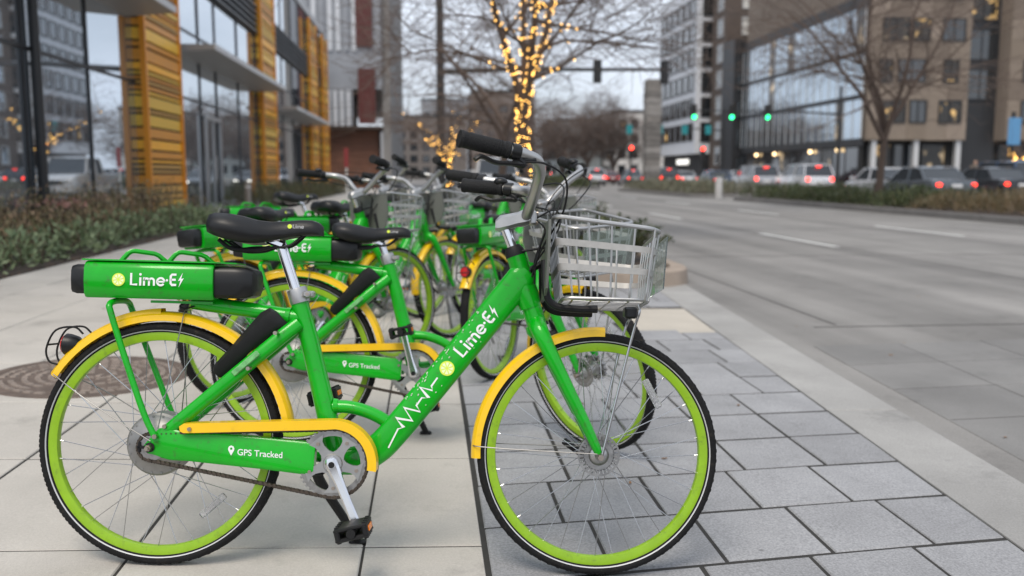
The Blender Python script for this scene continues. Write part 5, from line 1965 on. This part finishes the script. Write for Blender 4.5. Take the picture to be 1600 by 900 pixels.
car('sedan', 24.3, 71.0, UP, SIL, 'silver sedan in the outer lane by the stair tower')
car('suv', 20.4, 79, UP, BLK, 'black car braking beyond the signals with teal signs')
car('sedan', 23.6, 84, UP, WHT, 'white sedan beyond the signals with teal signs')
car('sedan', 20.0, 90, UP, GRY, 'grey sedan in the distant queue beside the far median shrubs')
car('suv', 16.6, 92, UP, WHT, 'white car in the distant queue nearest the far median')
car('sedan', 20.0, 101, UP, RED, 'dark red sedan in the distant queue')
car('sedan', 16.5, 104, UP, SIL, 'silver sedan far off in the distant queue')
car('suv', 23.4, 106, UP, BLK, 'black car far off in the outer lane of the distant queue')
car('van', 13.8, 112, UP, WHT, 'white van far off at the head of the distant queue')
car('sedan', 5.2, 74, -UP, GRY, 'dark grey oncoming car far down the near lanes', False, 'oncoming cars in the near lanes')
car('sedan', 3.6, 84, -UP, BLK, 'black oncoming car far down the kerb lane', False, 'oncoming cars in the near lanes')
car('suv', 1.9, 96, -UP, WHT, 'white oncoming car farthest down the kerb lane', False, 'oncoming cars in the near lanes')

# ------------------------------------------------------------------ the other bikes
def wb2(X, Y, yaw, *a, **k):
    x, y = c2w(X, Y)
    return make_bike(x, y, R(yaw) - R(5.2), *a, **k)
wb2(-.885, 3.58, .6, .12, R(-52), .085, R(165), 'green share bike with crank raised and front wheel turned, beside the one on paver joint')
wb2(-1.27, 4.22, 60, .12, R(-8), .06, R(60), 'green share bike third in the row, half hidden behind the raised crank bike')
wb2(-1.16, 5.15, 52, .10, R(4), .05, R(100), 'green share bike angled toward the street, grey basket panel facing the raised crank bike', sticker=False)
wb2(-.09, 4.88, 66, .10, R(-6), .09, R(40), 'green share bike with blue sticker on its battery box seen from behind', sticker=True)
wb2(-1.75, 6.3, 30, .11, R(20), .03, R(120), 'green share bike with blue sticker parked next to the low shrub side of the row', sticker=True)
wb2(-1.25, 7.3, 48, .10, R(-15), .05, R(20), 'green share bike in the rear of the row behind the grey basket panel')
wb2(-.28, 6.9, 62, .12, R(12), .08, R(80), 'green share bike behind the one with the blue sticker seen from behind')
wb2(-.55, 8.4, 58, .10, R(0), .06, R(130), 'last green share bike at the end of the row by the island kerb')

# blue banner on a dark pole, and a person on the far sidewalk
bs = empty('banner_sign', (27.2, 41.0, RZ + .13))
f = MB(); f.tube([(0, 0, 0), (0, 0, 3.9)], .09, 10); f.build('pole', M_pole, bs)
f = MB(); f.rbox((0, -.12, 3.0), (.62, .04, 1.25), .01); f.build('banner', mat('blue_banner', (.10, .27, .48), .5), bs)
tag(bs, 'pale blue banner on a dark pole in front of the tan building', 'sign')
def person(loc, yaw, label):
    pts = {'pel': (0, 0, .95, .14), 'wst': (0, 0, 1.10, .135), 'cst': (0, .01, 1.32, .165), 'nck': (0, 0, 1.50, .062), 'hd0': (0, .01, 1.58, .075), 'hd1': (0, .02, 1.68, .092), 'hd2': (0, 0, 1.76, .06)}
    ed = [('pel', 'wst'), ('wst', 'cst'), ('cst', 'nck'), ('nck', 'hd0'), ('hd0', 'hd1'), ('hd1', 'hd2')]
    for s, n in ((-1, 'l'), (1, 'r')):
        pts.update({'sh' + n: (s * .19, 0, 1.42, .07), 'el' + n: (s * .27, -.03, 1.14, .050), 'wr' + n: (s * .25, .10, .93, .036), 'ha' + n: (s * .24, .14, .84, .034),
                    'hp' + n: (s * .10, 0, .88, .10), 'kn' + n: (s * .11, .03 * s + .02, .50, .068), 'an' + n: (s * .11, -.02 * s, .10, .045), 'to' + n: (s * .12, .16 - .02 * s, .04, .038)})
        ed += [('cst', 'sh' + n), ('sh' + n, 'el' + n), ('el' + n, 'wr' + n), ('wr' + n, 'ha' + n), ('pel', 'hp' + n), ('hp' + n, 'kn' + n), ('kn' + n, 'an' + n), ('an' + n, 'to' + n)]
    ks = list(pts)
    me = bpy.data.meshes.new('person')
    me.from_pydata([pts[k][:3] for k in ks], [(ks.index(a), ks.index(b)) for a, b in ed], [])
    o = bpy.data.objects.new('person', me)
    SC.collection.objects.link(o)
    o.location = loc
    o.rotation_euler = (0, 0, yaw)
    sk = o.modifiers.new('skin', 'SKIN')
    for i, k in enumerate(ks):
        v = me.skin_vertices[0].data[i]
        v.radius = (pts[k][3], pts[k][3])
        v.use_root = (k == 'pel')
    o.modifiers.new('sub', 'SUBSURF').render_levels = 2
    m = bpy.data.materials.new('clothes_and_skin')
    m.use_nodes = True
    nt = m.node_tree
    tc = nt.nodes.new('ShaderNodeTexCoord')
    sx = nt.nodes.new('ShaderNodeSeparateXYZ')
    rp = nt.nodes.new('ShaderNodeValToRGB')
    mp = nt.nodes.new('ShaderNodeMath')
    mp.operation = 'DIVIDE'
    mp.inputs[1].default_value = 1.9
    nt.links.new(tc.outputs['Object'], sx.inputs[0])
    nt.links.new(sx.outputs['Z'], mp.inputs[0])
    nt.links.new(mp.outputs[0], rp.inputs['Fac'])
    rp.color_ramp.interpolation = 'CONSTANT'
    cr_ = rp.color_ramp.elements
    cr_[0].color = (.03, .03, .035, 1)
    cr_[1].position = .46
    cr_[1].color = (.13, .10, .075, 1)
    for ps, cl in ((.805, (.45, .28, .20, 1)), (.895, (.04, .025, .018, 1))):
        e = cr_.new(ps)
        e.color = cl
    nt.links.new(rp.outputs['Color'], nt.nodes['Principled BSDF'].inputs['Base Color'])
    me.materials.append(m)
    tag(o, label, 'person')
person((28.2, 45.4, RZ + .13), 2.4, 'person in a brown jacket and dark trousers standing on the far sidewalk')
